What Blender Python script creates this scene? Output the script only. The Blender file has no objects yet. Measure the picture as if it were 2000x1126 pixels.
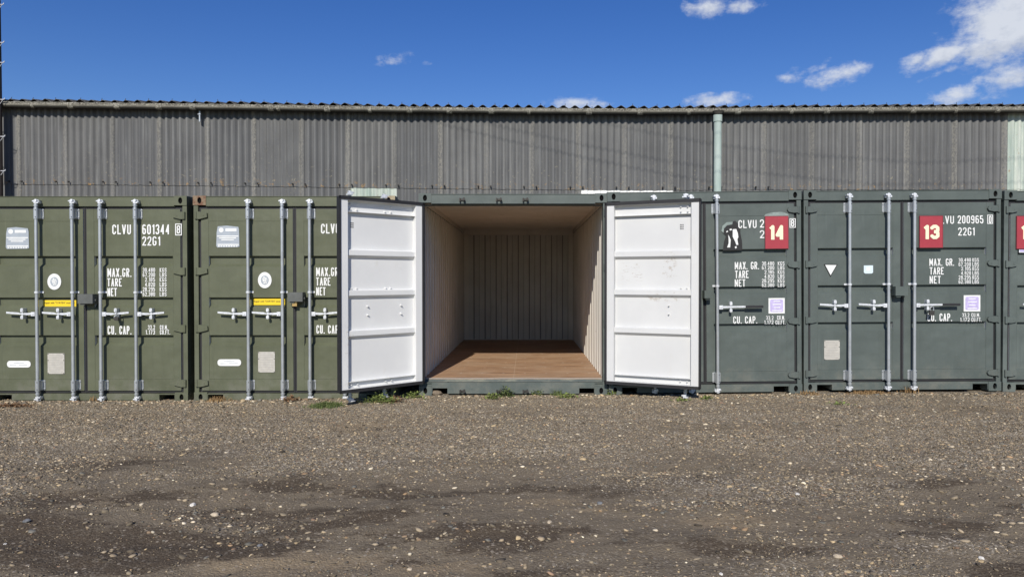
import bpy, bmesh, math, random
import numpy as np
from mathutils import Vector, Matrix, noise as mnoise
R = math.radians
scene = bpy.context.scene
col = scene.collection
random.seed(7)
rng = np.random.default_rng(7)

# ------------------------------------------------------------------ camera
F = 1378.0; VX, CY = 1028.0, 563.0
PITCH = math.atan((563.0 - 544.0) / F)
EYE = 1.48
cam_d = bpy.data.cameras.new('camera'); cam = bpy.data.objects.new('camera', cam_d); col.objects.link(cam)
cam_d.sensor_width = 36.0; cam_d.lens = 36.0 * F / 2000.0
cam_d.shift_x = -28.0 / 2000.0
cam_d.clip_start = 0.05; cam_d.clip_end = 3000
cam.location = (0, 0, EYE); cam.rotation_euler = (R(90) - PITCH, 0, 0)
scene.camera = cam

def at(px, py, Y):
    """point of the photo (2000 px wide) on the vertical plane y = Y"""
    x = (px - VX) / F; y = -(py - CY) / F
    d = Vector((x, y * math.sin(PITCH) + math.cos(PITCH), y * math.cos(PITCH) - math.sin(PITCH)))
    k = Y / d.y
    return Vector((d.x * k, Y, EYE + d.z * k))

# ------------------------------------------------------------------ sun, sky, exposure
SUN_TRAVEL = Vector((0.125, 1.0, -0.69)).normalized()
SUN_EL = math.asin(-SUN_TRAVEL.z)
sun_d = bpy.data.lights.new('sun', 'SUN'); sun = bpy.data.objects.new('sun', sun_d); col.objects.link(sun)
sun_d.energy = 4.6; sun_d.angle = R(0.53); sun_d.color = (1.0, 0.945, 0.86)
sun.rotation_euler = SUN_TRAVEL.to_track_quat('-Z', 'Y').to_euler()
sun.location = (-3, -20, 18)
world = bpy.data.worlds.new('World'); scene.world = world; world.use_nodes = True
wn, wl = world.node_tree.nodes, world.node_tree.links
wn.clear()
SKY_STRENGTH = 0.085
def W(t, **kw):
    n = wn.new(t)
    for k, v in kw.items(): setattr(n, k, v)
    return n
def Wmath(op, a, b=None, c=None, clamp=False):
    n = W('ShaderNodeMath', operation=op); n.use_clamp = clamp
    for i, v in enumerate((a, b, c)):
        if v is None: continue
        if isinstance(v, (int, float)): n.inputs[i].default_value = v
        else: wl.new(v, n.inputs[i])
    return n.outputs[0]
sky = W('ShaderNodeTexSky', sky_type='NISHITA'); sky.sun_disc = False
sky.sun_elevation = SUN_EL; sky.sun_rotation = R(187.1)
sky.altitude = 0; sky.air_density = 1.0; sky.dust_density = 0.12; sky.ozone_density = 3.2
hs = W('ShaderNodeHueSaturation'); hs.inputs['Saturation'].default_value = 1.32; hs.inputs['Hue'].default_value = 0.519; hs.inputs['Value'].default_value = 1.18
wl.new(sky.outputs[0], hs.inputs['Color'])
tc = W('ShaderNodeTexCoord'); sep = W('ShaderNodeSeparateXYZ'); wl.new(tc.outputs['Generated'], sep.inputs[0])
az = Wmath('ARCTAN2', sep.outputs[0], sep.outputs[1]); el = Wmath('ARCSINE', sep.outputs[2])
# clouds: where they stand in the sky (azimuth, elevation, half sizes, tilt, weight), given as seen in the photo
CL = [(1975, 42, 100, 62, 0, 1.35), (1930, 92, 78, 30, 10, 1.15), (1845, 108, 72, 17, 14, 1.1), (1790, 118, 26, 13, 0, .9), (1850, 137, 48, 9, 17, .62),
      (1972, 152, 55, 28, 8, 1.05), (1860, 190, 56, 19, 5, .95), (1925, 192, 34, 9, 0, .5), (1627, 150, 50, 19, 10, 1.0),
      (1543, 149, 29, 13, 0, .8), (1605, 130, 30, 10, 20, .55), (1383, 12, 36, 22, -5, .95), (1450, 14, 38, 14, 5, .8),
      (1125, 203, 50, 13, 0, 1.05), (1395, 198, 56, 14, 0, .8), (1780, 116, 16, 12, 0, .7), (772, 116, 42, 14, 10, .46),
      (832, 122, 14, 7, 0, .3), (330, 55, 15, 20, 30, .2), (305, 52, 14, 5, 0, .22), (2120, 60, 90, 60, 0, 1.1),
      (-700, 60, 160, 60, 6, 1.0), (2700, 120, 220, 60, 4, 1.0)]
cmb = W('ShaderNodeCombineXYZ'); wl.new(az, cmb.inputs[0]); wl.new(el, cmb.inputs[1])
def Wnoise(scale, detail, rough, off=0.0):
    mp = W('ShaderNodeMapping'); mp.inputs['Scale'].default_value = (1, 1.5, 1); mp.inputs['Location'].default_value = (off, off * 2, off)
    wl.new(cmb.outputs[0], mp.inputs[0])
    n = W('ShaderNodeTexNoise'); n.inputs['Scale'].default_value = scale; n.inputs['Detail'].default_value = detail
    n.inputs['Roughness'].default_value = rough; wl.new(mp.outputs[0], n.inputs['Vector']); return n.outputs[0]
n1 = Wnoise(26, 9, .62); n2 = Wnoise(70, 6, .6, 3.1)
nz = Wmath('ADD', Wmath('MULTIPLY', n1, .75), Wmath('MULTIPLY', n2, .25))
msk = None; low = None
for (cx, cy, rx, ry, tilt, wt) in CL:
    d = (at(cx, cy, 1.0) - Vector((0, 0, EYE))).normalized()
    a0, e0 = math.atan2(d.x, d.y), math.asin(d.z)
    k = F * (1 + d.x * d.x / (d.y * d.y)) ; sx = rx / k * 1.10; sy = ry / F * 1.02 * d.y
    dx = Wmath('SUBTRACT', az, a0); dy = Wmath('SUBTRACT', el, e0)
    t = R(tilt)
    u = Wmath('ADD', Wmath('MULTIPLY', dx, math.cos(t) / sx), Wmath('MULTIPLY', dy, math.sin(t) / sx))
    v = Wmath('ADD', Wmath('MULTIPLY', dx, -math.sin(t) / sy), Wmath('MULTIPLY', dy, math.cos(t) / sy))
    r2 = Wmath('ADD', Wmath('MULTIPLY', u, u), Wmath('MULTIPLY', v, v))
    g = Wmath('MULTIPLY', Wmath('EXPONENT', Wmath('MULTIPLY', r2, -0.9)), wt)
    gl = Wmath('MULTIPLY', g, Wmath('MULTIPLY', v, -0.55))
    msk = g if msk is None else Wmath('MAXIMUM', msk, g)
    low = gl if low is None else Wmath('ADD', low, gl)
dens = Wmath('ADD', msk, Wmath('MULTIPLY', Wmath('SUBTRACT', nz, .5), 2.6))
dens = Wmath('MULTIPLY', dens, Wmath('MINIMUM', Wmath('MULTIPLY', msk, 5.0), 1.0))
mr = W('ShaderNodeMapRange', interpolation_type='SMOOTHSTEP'); mr.inputs['From Min'].default_value = .24; mr.inputs['From Max'].default_value = 1.15
wl.new(dens, mr.inputs['Value'])
n3 = Wnoise(40, 7, .6, 1.7)
shade = Wmath('ADD', Wmath('MULTIPLY', low, .55), Wmath('MULTIPLY', Wmath('SUBTRACT', n3, .45), 1.8), clamp=True)
cc = W('ShaderNodeMix', data_type='RGBA'); cc.inputs[6].default_value = (8.6, 9.0, 9.7, 1); cc.inputs[7].default_value = (4.7, 5.3, 6.5, 1)
wl.new(shade, cc.inputs[0])
mx = W('ShaderNodeMix', data_type='RGBA'); wl.new(Wmath('MULTIPLY', mr.outputs[0], .9), mx.inputs[0])
wl.new(hs.outputs[0], mx.inputs[6]); wl.new(cc.outputs[2], mx.inputs[7])
bg = W('ShaderNodeBackground'); bg.inputs['Strength'].default_value = SKY_STRENGTH
wo = W('ShaderNodeOutputWorld'); wl.new(mx.outputs[2], bg.inputs[0]); wl.new(bg.outputs[0], wo.inputs[0])
scene.view_settings.view_transform = 'Standard'; scene.view_settings.look = 'None'
scene.view_settings.exposure = 0.0; scene.view_settings.gamma = 1.0
scene.cycles.max_bounces = 8; scene.cycles.diffuse_bounces = 5

# ------------------------------------------------------------------ materials
def srgb(r, g, b):
    f = lambda c: (c / 255 / 12.92) if c / 255 <= .04045 else ((c / 255 + .055) / 1.055) ** 2.4
    return (f(r), f(g), f(b))
class NT:
    def __init__(s, name):
        s.m = bpy.data.materials.new(name); s.m.use_nodes = True
        s.n, s.l = s.m.node_tree.nodes, s.m.node_tree.links
        s.b = s.n['Principled BSDF']; s.tc = s.n.new('ShaderNodeTexCoord')
    def put(s, sock, v):
        if v is None: return
        if isinstance(v, (int, float)): sock.default_value = v
        elif isinstance(v, tuple): sock.default_value = v if len(v) == 4 or sock.type == 'VECTOR' else (*v, 1)
        else: s.l.new(v, sock)
    def math(s, op, a, b=None, c=None, clamp=False):
        n = s.n.new('ShaderNodeMath'); n.operation = op; n.use_clamp = clamp
        for i, v in enumerate((a, b, c)): s.put(n.inputs[i], v)
        return n.outputs[0]
    def mapc(s, scale=(1, 1, 1), src='Object', loc=(0, 0, 0)):
        n = s.n.new('ShaderNodeMapping'); n.inputs['Scale'].default_value = scale; n.inputs['Location'].default_value = loc
        s.l.new(s.tc.outputs[src], n.inputs[0]); return n.outputs[0]
    def noise(s, scale, detail=4, rough=.55, vec=None):
        n = s.n.new('ShaderNodeTexNoise'); n.inputs['Scale'].default_value = scale
        n.inputs['Detail'].default_value = detail; n.inputs['Roughness'].default_value = rough
        s.l.new(vec or s.tc.outputs['Object'], n.inputs['Vector']); return n.outputs[0]
    def voro(s, scale, vec=None, out='Distance', feat='F1'):
        n = s.n.new('ShaderNodeTexVoronoi'); n.feature = feat; n.inputs['Scale'].default_value = scale
        s.l.new(vec or s.tc.outputs['Object'], n.inputs['Vector']); return n.outputs[out]
    def rng(s, v, a, b, c=0.0, d=1.0, smooth=True):
        n = s.n.new('ShaderNodeMapRange'); n.interpolation_type = 'SMOOTHSTEP' if smooth else 'LINEAR'
        s.l.new(v, n.inputs['Value'])
        for k, x in zip(('From Min', 'From Max', 'To Min', 'To Max'), (a, b, c, d)): n.inputs[k].default_value = x
        return n.outputs[0]
    def mix(s, f, a, b):
        n = s.n.new('ShaderNodeMix'); n.data_type = 'RGBA'
        s.put(n.inputs[0], f); s.put(n.inputs[6], a); s.put(n.inputs[7], b); return n.outputs[2]
    def xyz(s, src='Object'):
        n = s.n.new('ShaderNodeSeparateXYZ'); s.l.new(s.tc.outputs[src], n.inputs[0]); return n.outputs
    def bump(s, h, strength=.3, dist=.01, prev=None):
        n = s.n.new('ShaderNodeBump'); n.inputs['Strength'].default_value = strength; n.inputs['Distance'].default_value = dist
        s.l.new(h, n.inputs['Height'])
        if prev is not None: s.l.new(prev, n.inputs['Normal'])
        return n.outputs[0]
    def fin(s, colr, rough=.6, metal=0.0, normal=None, spec=None):
        s.put(s.b.inputs['Base Color'], colr); s.put(s.b.inputs['Roughness'], rough); s.put(s.b.inputs['Metallic'], metal)
        if normal is not None: s.l.new(normal, s.b.inputs['Normal'])
        if spec is not None: s.b.inputs['Specular IOR Level'].default_value = spec
        return s.m
def mul(c, k): return tuple(min(1, x * k) for x in c)
def painted(name, c, rough=.5, var=.10, chalk=None, dirt=(.12, .10, .08), dirt_amt=.5):
    t = NT(name)
    a = t.noise(2.2, 5, .6); b = t.noise(.9, 3, .5, t.mapc((1, 1, 3.2)))
    base = t.mix(t.rng(a, .3, .7), mul(c, 1 - var), mul(c, 1 + var * .6))
    ch = chalk or mul(c, 1.45)
    base = t.mix(t.math('MULTIPLY', t.rng(b, .55, .78), .22), base, ch)
    st = t.noise(9, 3, .6, t.mapc((1, 1, .09)))
    base = t.mix(t.math('MULTIPLY', t.rng(st, .56, .75), .22), base, mul(c, .62))
    sp = t.noise(55, 2, .6); z = t.xyz('Object')[2]
    base = t.mix(t.math('MULTIPLY', t.rng(sp, .67, .75), .35), base, mul(c, 1.7))
    ru = t.noise(21, 7, .8, t.mapc((1, 1, .45), 'Object', (3, 0, 5)))
    base = t.mix(t.rng(ru, .705, .73, 0, .8), base, (.15, .075, .045))
    du = t.noise(4, 6, .75); lowz = t.rng(z, .55, .05)
    base = t.mix(t.math('MULTIPLY', lowz, t.rng(du, .42, .68, 0, .5)), base, (.18, .175, .145))
    dr = t.noise(13, 4, .7, t.mapc((1, 1, .07), 'Object', (5, 0, 1)))
    base = t.mix(t.rng(dr, .60, .78, 0, .35), base, mul(c, 1.5))
    bm = t.bump(t.noise(1.7, 3, .5), .42, .07, t.bump(t.noise(7, 3, .5), .10, .02))
    return t.fin(base, t.rng(a, .2, .8, rough - .07, rough + .1), 0, bm, .35)
OLIVE = (.106, .116, .072); SLATE = (.094, .114, .105)
M = {}
M['olive'] = painted('olive green container paint', OLIVE)
M['slate'] = painted('grey green container paint', SLATE)
M['slate_pale'] = painted('faded grey green container paint', mul(SLATE, 1.12), .55, .22)
def plain(name, c, rough=.6, metal=0, spec=.4, var=.12, ns=12):
    t = NT(name); a = t.noise(ns, 4, .6)
    return t.fin(t.mix(t.rng(a, .3, .7), mul(c, 1 - var), mul(c, 1 + var)), rough, metal, None, spec)
M['rubber'] = plain('black rubber', (.022, .022, .024), .6)
M['black'] = plain('dark hollow', (.006, .006, .006), .9, 0, .1)
M['galv'] = plain('galvanised steel', (.46, .485, .50), .40, .5, .5, .09, 8)
M['galv_pale'] = plain('bright zinc plated steel', (.70, .72, .74), .42, .25, .5, .14, 40)
M['iron'] = plain('dark iron', (.05, .047, .043), .6, .3)
M['letter'] = plain('white vinyl lettering', (.75, .76, .74), .5, 0, .3, .05)
M['yellow'] = plain('yellow sticker', (.80, .58, .03), .45, 0, .3, .03)
M['ink'] = plain('black ink', (.02, .02, .02), .6)
M['plate_grey'] = plain('grey sticker', (.36, .40, .44), .5, 0, .3, .05)
M['plate_buff'] = plain('weathered aluminium plate', (.50, .48, .43), .5, .1, .4, .08, 20)
M['etch'] = plain('etched plate text', (.33, .31, .28), .6)
M['red'] = plain('dark red sign board', (.36, .045, .060), .45, 0, .4, .06, 5)
M['cream'] = plain('cream numerals', (.86, .79, .55), .5, 0, .3, .02)
M['violet'] = plain('faded violet print', (.50, .44, .68), .5, 0, .3, .10, 25)
M['brass'] = plain('brass', (.62, .42, .17), .35, .7, .5)
t = NT('worn dark green threshold'); a = t.noise(16, 5, .7, t.mapc((.3, 1, 1)))
M['worn_edge'] = t.fin(t.mix(t.rng(a, .40, .75), mul(SLATE, .75), (.20, .20, .15)), .6)
t = NT('rust stained corner paint'); a = t.noise(14, 6, .65)
M['rusty'] = t.fin(t.mix(t.rng(a, .40, .62), (.22, .16, .10), (.15, .07, .04)), .8, 0, t.bump(a, .4, .01))
t = NT('dusty timber coloured corner'); a = t.noise(18, 6, .65)
M['dusty'] = t.fin(t.mix(t.rng(a, .35, .65), (.42, .36, .24), (.30, .24, .15)), .85, 0, t.bump(a, .4, .01))
# white inner paint of the doors, with faint grime and scuffs
def white_inner(name, scuff, k=1.0):
    t = NT(name); a = t.noise(1.4, 4, .6); b = t.noise(30, 3, .6)
    base = t.mix(t.rng(a, .35, .7), mul((.66, .665, .655), k), mul((.71, .715, .70), k))
    g = t.noise(3.2, 6, .7, t.mapc((1, 1, .5)))
    base = t.mix(t.math('MULTIPLY', t.rng(g, .62, .72), .22), base, (.55, .52, .45))
    if scuff:
        p = t.xyz()
        for (x0, x1, z0, z1, sc) in scuff:
            mxx = t.math('MULTIPLY', t.rng(p[0], x0, x0 + .06), t.rng(p[0], x1, x1 - .06))
            mzz = t.math('MULTIPLY', t.rng(p[2], z0, z0 + .05), t.rng(p[2], z1, z1 - .05))
            s_ = t.noise(13, 6, .75, t.mapc(sc))
            base = t.mix(t.math('MULTIPLY', t.math('MULTIPLY', mxx, mzz), t.rng(s_, .54, .60, 0, .75)), base, (.42, .38, .33))
    return t.fin(base, .5, 0, t.bump(b, .05, .003), .35)
M['white_l'] = white_inner('white inner door paint', [(1.0, 1.16, .2, 1.0, (1.5, 1, .8))], 1.02)
M['white_r'] = white_inner('white inner door paint with scuffs', [(-.52, -.20, 1.45, 1.72, (1, 1, 3.4)), (-.95, -.70, 1.5, 1.85, (1.4, 1, 1.6)), (-.98, -.55, 1.20, 1.36, (1, 1, 1.5))], .90)  # left paint lighter, right darker: sunlight balance put into the colour
# cargo space lining paint
t = NT('off white wall paint of cargo space'); a = t.noise(1.7, 5, .6); st = t.noise(7, 4, .6, t.mapc((1, 1, .10)))
base = t.mix(t.rng(a, .3, .7), (.56, .53, .465), (.635, .60, .54))
base = t.mix(t.math('MULTIPLY', t.rng(st, .55, .72), .35), base, (.38, .355, .31))
sm = t.noise(5, 8, .75)
base = t.mix(t.math('MULTIPLY', t.rng(sm, .64, .70), .35), base, (.20, .16, .13))
M['lining'] = t.fin(base, .6, 0, t.bump(a, .08, .01))
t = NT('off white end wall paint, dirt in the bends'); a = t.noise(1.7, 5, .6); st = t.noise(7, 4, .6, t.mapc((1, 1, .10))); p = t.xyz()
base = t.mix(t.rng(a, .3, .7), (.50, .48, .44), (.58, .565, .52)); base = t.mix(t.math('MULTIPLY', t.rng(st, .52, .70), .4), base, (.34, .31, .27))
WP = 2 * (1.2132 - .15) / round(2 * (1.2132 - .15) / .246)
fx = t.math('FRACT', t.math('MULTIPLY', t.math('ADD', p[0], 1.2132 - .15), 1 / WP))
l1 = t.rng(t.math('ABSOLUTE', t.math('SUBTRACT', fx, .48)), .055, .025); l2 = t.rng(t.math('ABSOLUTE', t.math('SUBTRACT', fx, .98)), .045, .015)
base = t.mix(t.math('MULTIPLY', l1, .80), base, (.085, .078, .068)); base = t.mix(t.math('MULTIPLY', l2, .5), base, (.12, .11, .10))  # dark lines: shade of the groove sides painted into the colour
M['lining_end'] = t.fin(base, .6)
# plywood floor
t = NT('worn plywood floor'); p = t.xyz()
g = t.noise(3.0, 8, .7, t.mapc((.55, 7, 1))); g2 = t.noise(2.4, 5, .6, t.mapc((.8, 1.6, 1))); g3 = t.noise(30, 4, .7, t.mapc((.25, 3, 1)))
base = t.mix(t.rng(g, .32, .68), (.22, .122, .066), (.52, .325, .190))
base = t.mix(t.rng(g2, .42, .70, 0, .55), base, (.50, .36, .24))
base = t.mix(t.rng(g3, .52, .68, 0, .5), base, (.52, .38, .27))
jx = t.math('ABSOLUTE', p[0]); j1 = t.rng(jx, .006, .003)
jy = t.math('ABSOLUTE', t.math('SUBTRACT', t.math('FRACT', t.math('MULTIPLY', p[1], 1 / 1.22)), .5)); j2 = t.rng(jy, .0045, .002)
base = t.mix(t.math('MULTIPLY', j1, .55), base, (.55, .42, .30)); base = t.mix(t.math('MULTIPLY', j2, .6), base, (.10, .06, .04))
sx = t.math('SUBTRACT', t.math('FRACT', t.math('MULTIPLY', p[0], 1 / .295)), .5); sy = t.math('SUBTRACT', t.math('FRACT', t.math('MULTIPLY', t.math('ADD', p[1], .25), 1 / .61)), .5)
sd = t.math('SQRT', t.math('ADD', t.math('POWER', t.math('MULTIPLY', sx, .295), 2), t.math('POWER', t.math('MULTIPLY', sy, .61), 2)))
base = t.mix(t.rng(sd, .020, .010, 0, .8), base, (.62, .52, .42))
M['plywood'] = t.fin(base, t.rng(g, .3, .7, .5, .68), 0, t.bump(g, .15, .01), .35)
# fibre cement sheets of the building: UV = (sheet number + fraction, metres of height)
t = NT('weathered corrugated fibre cement'); uv = t.xyz('UV'); obj = t.tc.outputs['Object']
fl = t.math('FLOOR', uv[0]); fr = t.math('FRACT', uv[0])
wn1 = t.n.new('ShaderNodeTexWhiteNoise'); wn1.noise_dimensions = '1D'; t.l.new(fl, wn1.inputs['W'])
a = t.noise(1.1, 5, .6); st = t.noise(11, 5, .65, t.mapc((1, 1, .06))); fine = t.noise(60, 4, .7)
base = t.mix(t.rng(a, .3, .7), (.118, .119, .117), (.160, .161, .156))
base = t.mix(t.math('MULTIPLY', wn1.outputs['Value'], .6), base, (.100, .104, .109))
base = t.mix(t.rng(st, .50, .74, 0, .55), base, (.24, .245, .235))
base = t.mix(t.rng(st, .46, .30, 0, .5), base, (.100, .098, .094))
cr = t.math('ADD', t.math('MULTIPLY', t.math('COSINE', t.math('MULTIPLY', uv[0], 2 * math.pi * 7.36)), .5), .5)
base = t.mix(t.rng(cr, .66, 1.0, 0, .30), base, (.25, .25, .245)); base = t.mix(t.rng(cr, .38, .0, 0, .30), base, (.080, .080, .080))  # crest highlight and trough shade painted into the sheet colour
band = t.math('MULTIPLY', t.rng(fr, .868, .895), t.rng(fr, .990, .984))
spk = t.noise(34, 5, .75, t.mapc((1, 1, .6)))
base = t.mix(t.math('MULTIPLY', t.math('MULTIPLY', band, t.math('MULTIPLY_ADD', wn1.outputs['Value'], .7, .45)), t.rng(spk, .40, .60, .08, .58)), base, (.31, .295, .25))
li = t.noise(16, 4, .7); hz = t.rng(uv[1], 1.1, .0)
base = t.mix(t.math('MULTIPLY', hz, t.rng(li, .62, .68, 0, .8)), base, (.33, .30, .22))
li2 = t.noise(9, 5, .75, t.mapc((1, 1, 1), 'Object', (7, 3, 1)))
base = t.mix(t.math('MULTIPLY', t.rng(uv[1], .22, .0), t.rng(li2, .56, .64, 0, .8)), base, (.36, .23, .10))
base = t.mix(t.rng(fine, .60, .75, 0, .3), base, (.28, .28, .26)); base = t.mix(t.rng(fr, .984, .990), base, (.02, .02, .02))
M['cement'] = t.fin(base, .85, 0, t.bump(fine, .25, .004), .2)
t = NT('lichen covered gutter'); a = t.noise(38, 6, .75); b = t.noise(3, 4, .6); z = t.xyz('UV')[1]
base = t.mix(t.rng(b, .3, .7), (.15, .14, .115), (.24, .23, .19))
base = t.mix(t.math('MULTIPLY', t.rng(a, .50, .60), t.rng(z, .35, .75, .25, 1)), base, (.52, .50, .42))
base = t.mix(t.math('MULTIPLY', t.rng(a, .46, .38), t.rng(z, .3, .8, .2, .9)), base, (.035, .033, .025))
base = t.mix(t.rng(z, .30, .10, 0, .8), base, (.04, .038, .034))  # shaded underside of the half round painted into the gutter colour
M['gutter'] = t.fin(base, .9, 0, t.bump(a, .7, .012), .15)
t = NT('mossy corrugated roof sheet'); a = t.noise(22, 6, .75)
base = t.mix(t.rng(a, .42, .62), (.045, .042, .038), (.19, .18, .155))
M['roof'] = t.fin(base, .95, 0, t.bump(a, .8, .015), .1)
t = NT('pale green downpipe paint'); a = t.noise(6, 5, .7, t.mapc((1, 1, .25)))
M['pipe'] = t.fin(t.mix(t.rng(a, .3, .7), (.33, .41, .37), (.42, .49, .45)), .7, 0, None, .3)
t = NT('translucent pale green sheet'); a = t.noise(5, 6, .7, t.mapc((1, 1, .15))); b = t.noise(9, 5, .7)
base = t.mix(t.rng(a, .35, .7), (.34, .41, .36), (.56, .59, .52)); base = t.mix(t.rng(b, .62, .70, 0, .7), base, (.30, .17, .07))
M['translucent'] = t.fin(base, .6, 0, None, .3)
M['sheet_white'] = plain('clean white sheet', (.82, .82, .79), .6, 0, .3, .04, 6)
t = NT('old creosoted timber'); a = t.noise(10, 6, .7, t.mapc((1, 1, .06)))
M['pole'] = t.fin(t.mix(t.rng(a, .3, .7), (.035, .028, .024), (.085, .070, .06)), .9, 0, t.bump(a, .5, .01), .1)
# ground: fine crushed aggregate in compacted earth
t = NT('compacted earth and crushed stone'); co = t.tc.outputs['Object']
p = t.xyz(); vc = t.n.new('ShaderNodeVertexColor'); vc.layer_name = 'soil'
sp = t.n.new('ShaderNodeSeparateColor'); t.l.new(vc.outputs[0], sp.inputs[0])
mid = t.noise(4.5, 6, .72, t.mapc((.55, 1.4, 1), 'Object', (4, 2, 0)))
hi_ = t.noise(17, 6, .8, t.mapc((.7, 1.2, 1), 'Object', (1, 6, 0)))
wob = t.math('ADD', t.math('MULTIPLY', t.math('SUBTRACT', mid, .5), 1.5), t.math('MULTIPLY', t.math('SUBTRACT', hi_, .5), 1.0))
base = t.mix(t.rng(t.math('ADD', sp.outputs[1], wob), .35, .80), (.175, .141, .096), (.265, .203, .126))
base = t.mix(t.rng(t.math('ADD', sp.outputs[0], wob), .36, .68), base, (.062, .044, .028))
v1 = t.n.new('ShaderNodeTexVoronoi'); v1.inputs['Scale'].default_value = 85; t.l.new(co, v1.inputs['Vector'])
v2 = t.n.new('ShaderNodeTexVoronoi'); v2.inputs['Scale'].default_value = 38; t.l.new(co, v2.inputs['Vector'])
s1 = t.n.new('ShaderNodeSeparateColor'); t.l.new(v1.outputs['Color'], s1.inputs[0]); s2 = t.n.new('ShaderNodeSeparateColor'); t.l.new(v2.outputs['Color'], s2.inputs[0])
stony = t.rng(t.math('ADD', sp.outputs[2], t.math('MULTIPLY', wob, .8)), .15, .75, .12, 1)
grit = t.mix(s1.outputs[0], (.068, .056, .040), (.39, .335, .25))
base = t.mix(t.math('MULTIPLY', stony, .62), base, grit)
base = t.mix(t.math('MULTIPLY', stony, t.rng(s1.outputs[1], .84, .86, 0, .85, False)), base, (.62, .55, .43))
base = t.mix(t.math('MULTIPLY', t.rng(s2.outputs[0], .90, .91, 0, .7, False), t.rng(v2.outputs['Distance'], .42, .30)), base, (.42, .36, .28))
fine = t.noise(160, 3, .8)
base = t.mix(t.rng(fine, .35, .65, .0, .35), base, (.185, .154, .113))
h = t.math('ADD', t.math('MULTIPLY', v1.outputs['Distance'], -.7), t.math('MULTIPLY', v2.outputs['Distance'], -.5))
b1 = t.bump(h, .6, .010); b2 = t.bump(t.noise(14, 7, .75), .30, .02, b1)
M['ground'] = t.fin(base, .95, 0, b2, .12)
def vcol(name, rough=.85, bump=True):
    t = NT(name); a = t.n.new('ShaderNodeVertexColor'); a.layer_name = 'col'
    nz_ = t.noise(120, 3, .7)
    c = t.mix(t.rng(nz_, .35, .7, 0, .3), a.outputs[0], (.10, .09, .08))
    return t.fin(c, rough, 0, None, .2)
M['stone'] = vcol('mixed gravel stone')
M['pebble'] = plain('cream pebble', (.48, .40, .29), .8, 0, .2, .15, 30)
M['slabrock'] = plain('brown stone', (.20, .16, .115), .85, 0, .2, .2, 30)
M['flint'] = plain('grey flint', (.17, .175, .18), .8, 0, .2, .2, 30)
M['quartz'] = plain('white quartz', (.66, .63, .57), .7, 0, .3, .12, 30)
def leafm(name, c1, c2):
    t = NT(name); a = t.noise(40, 3, .6)
    return t.fin(t.mix(t.rng(a, .3, .7), c1, c2), .7, 0, None, .2)
M['leaf'] = leafm('weed leaf', (.075, .105, .035), (.17, .21, .075))
M['leaf_y'] = leafm('yellow green weed leaf', (.14, .20, .05), (.28, .32, .10))
M['leaf_red'] = leafm('reddish weed leaf', (.17, .09, .05), (.27, .17, .09))
M['straw'] = leafm('dry grass and moss', (.22, .13, .055), (.38, .26, .13))

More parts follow.
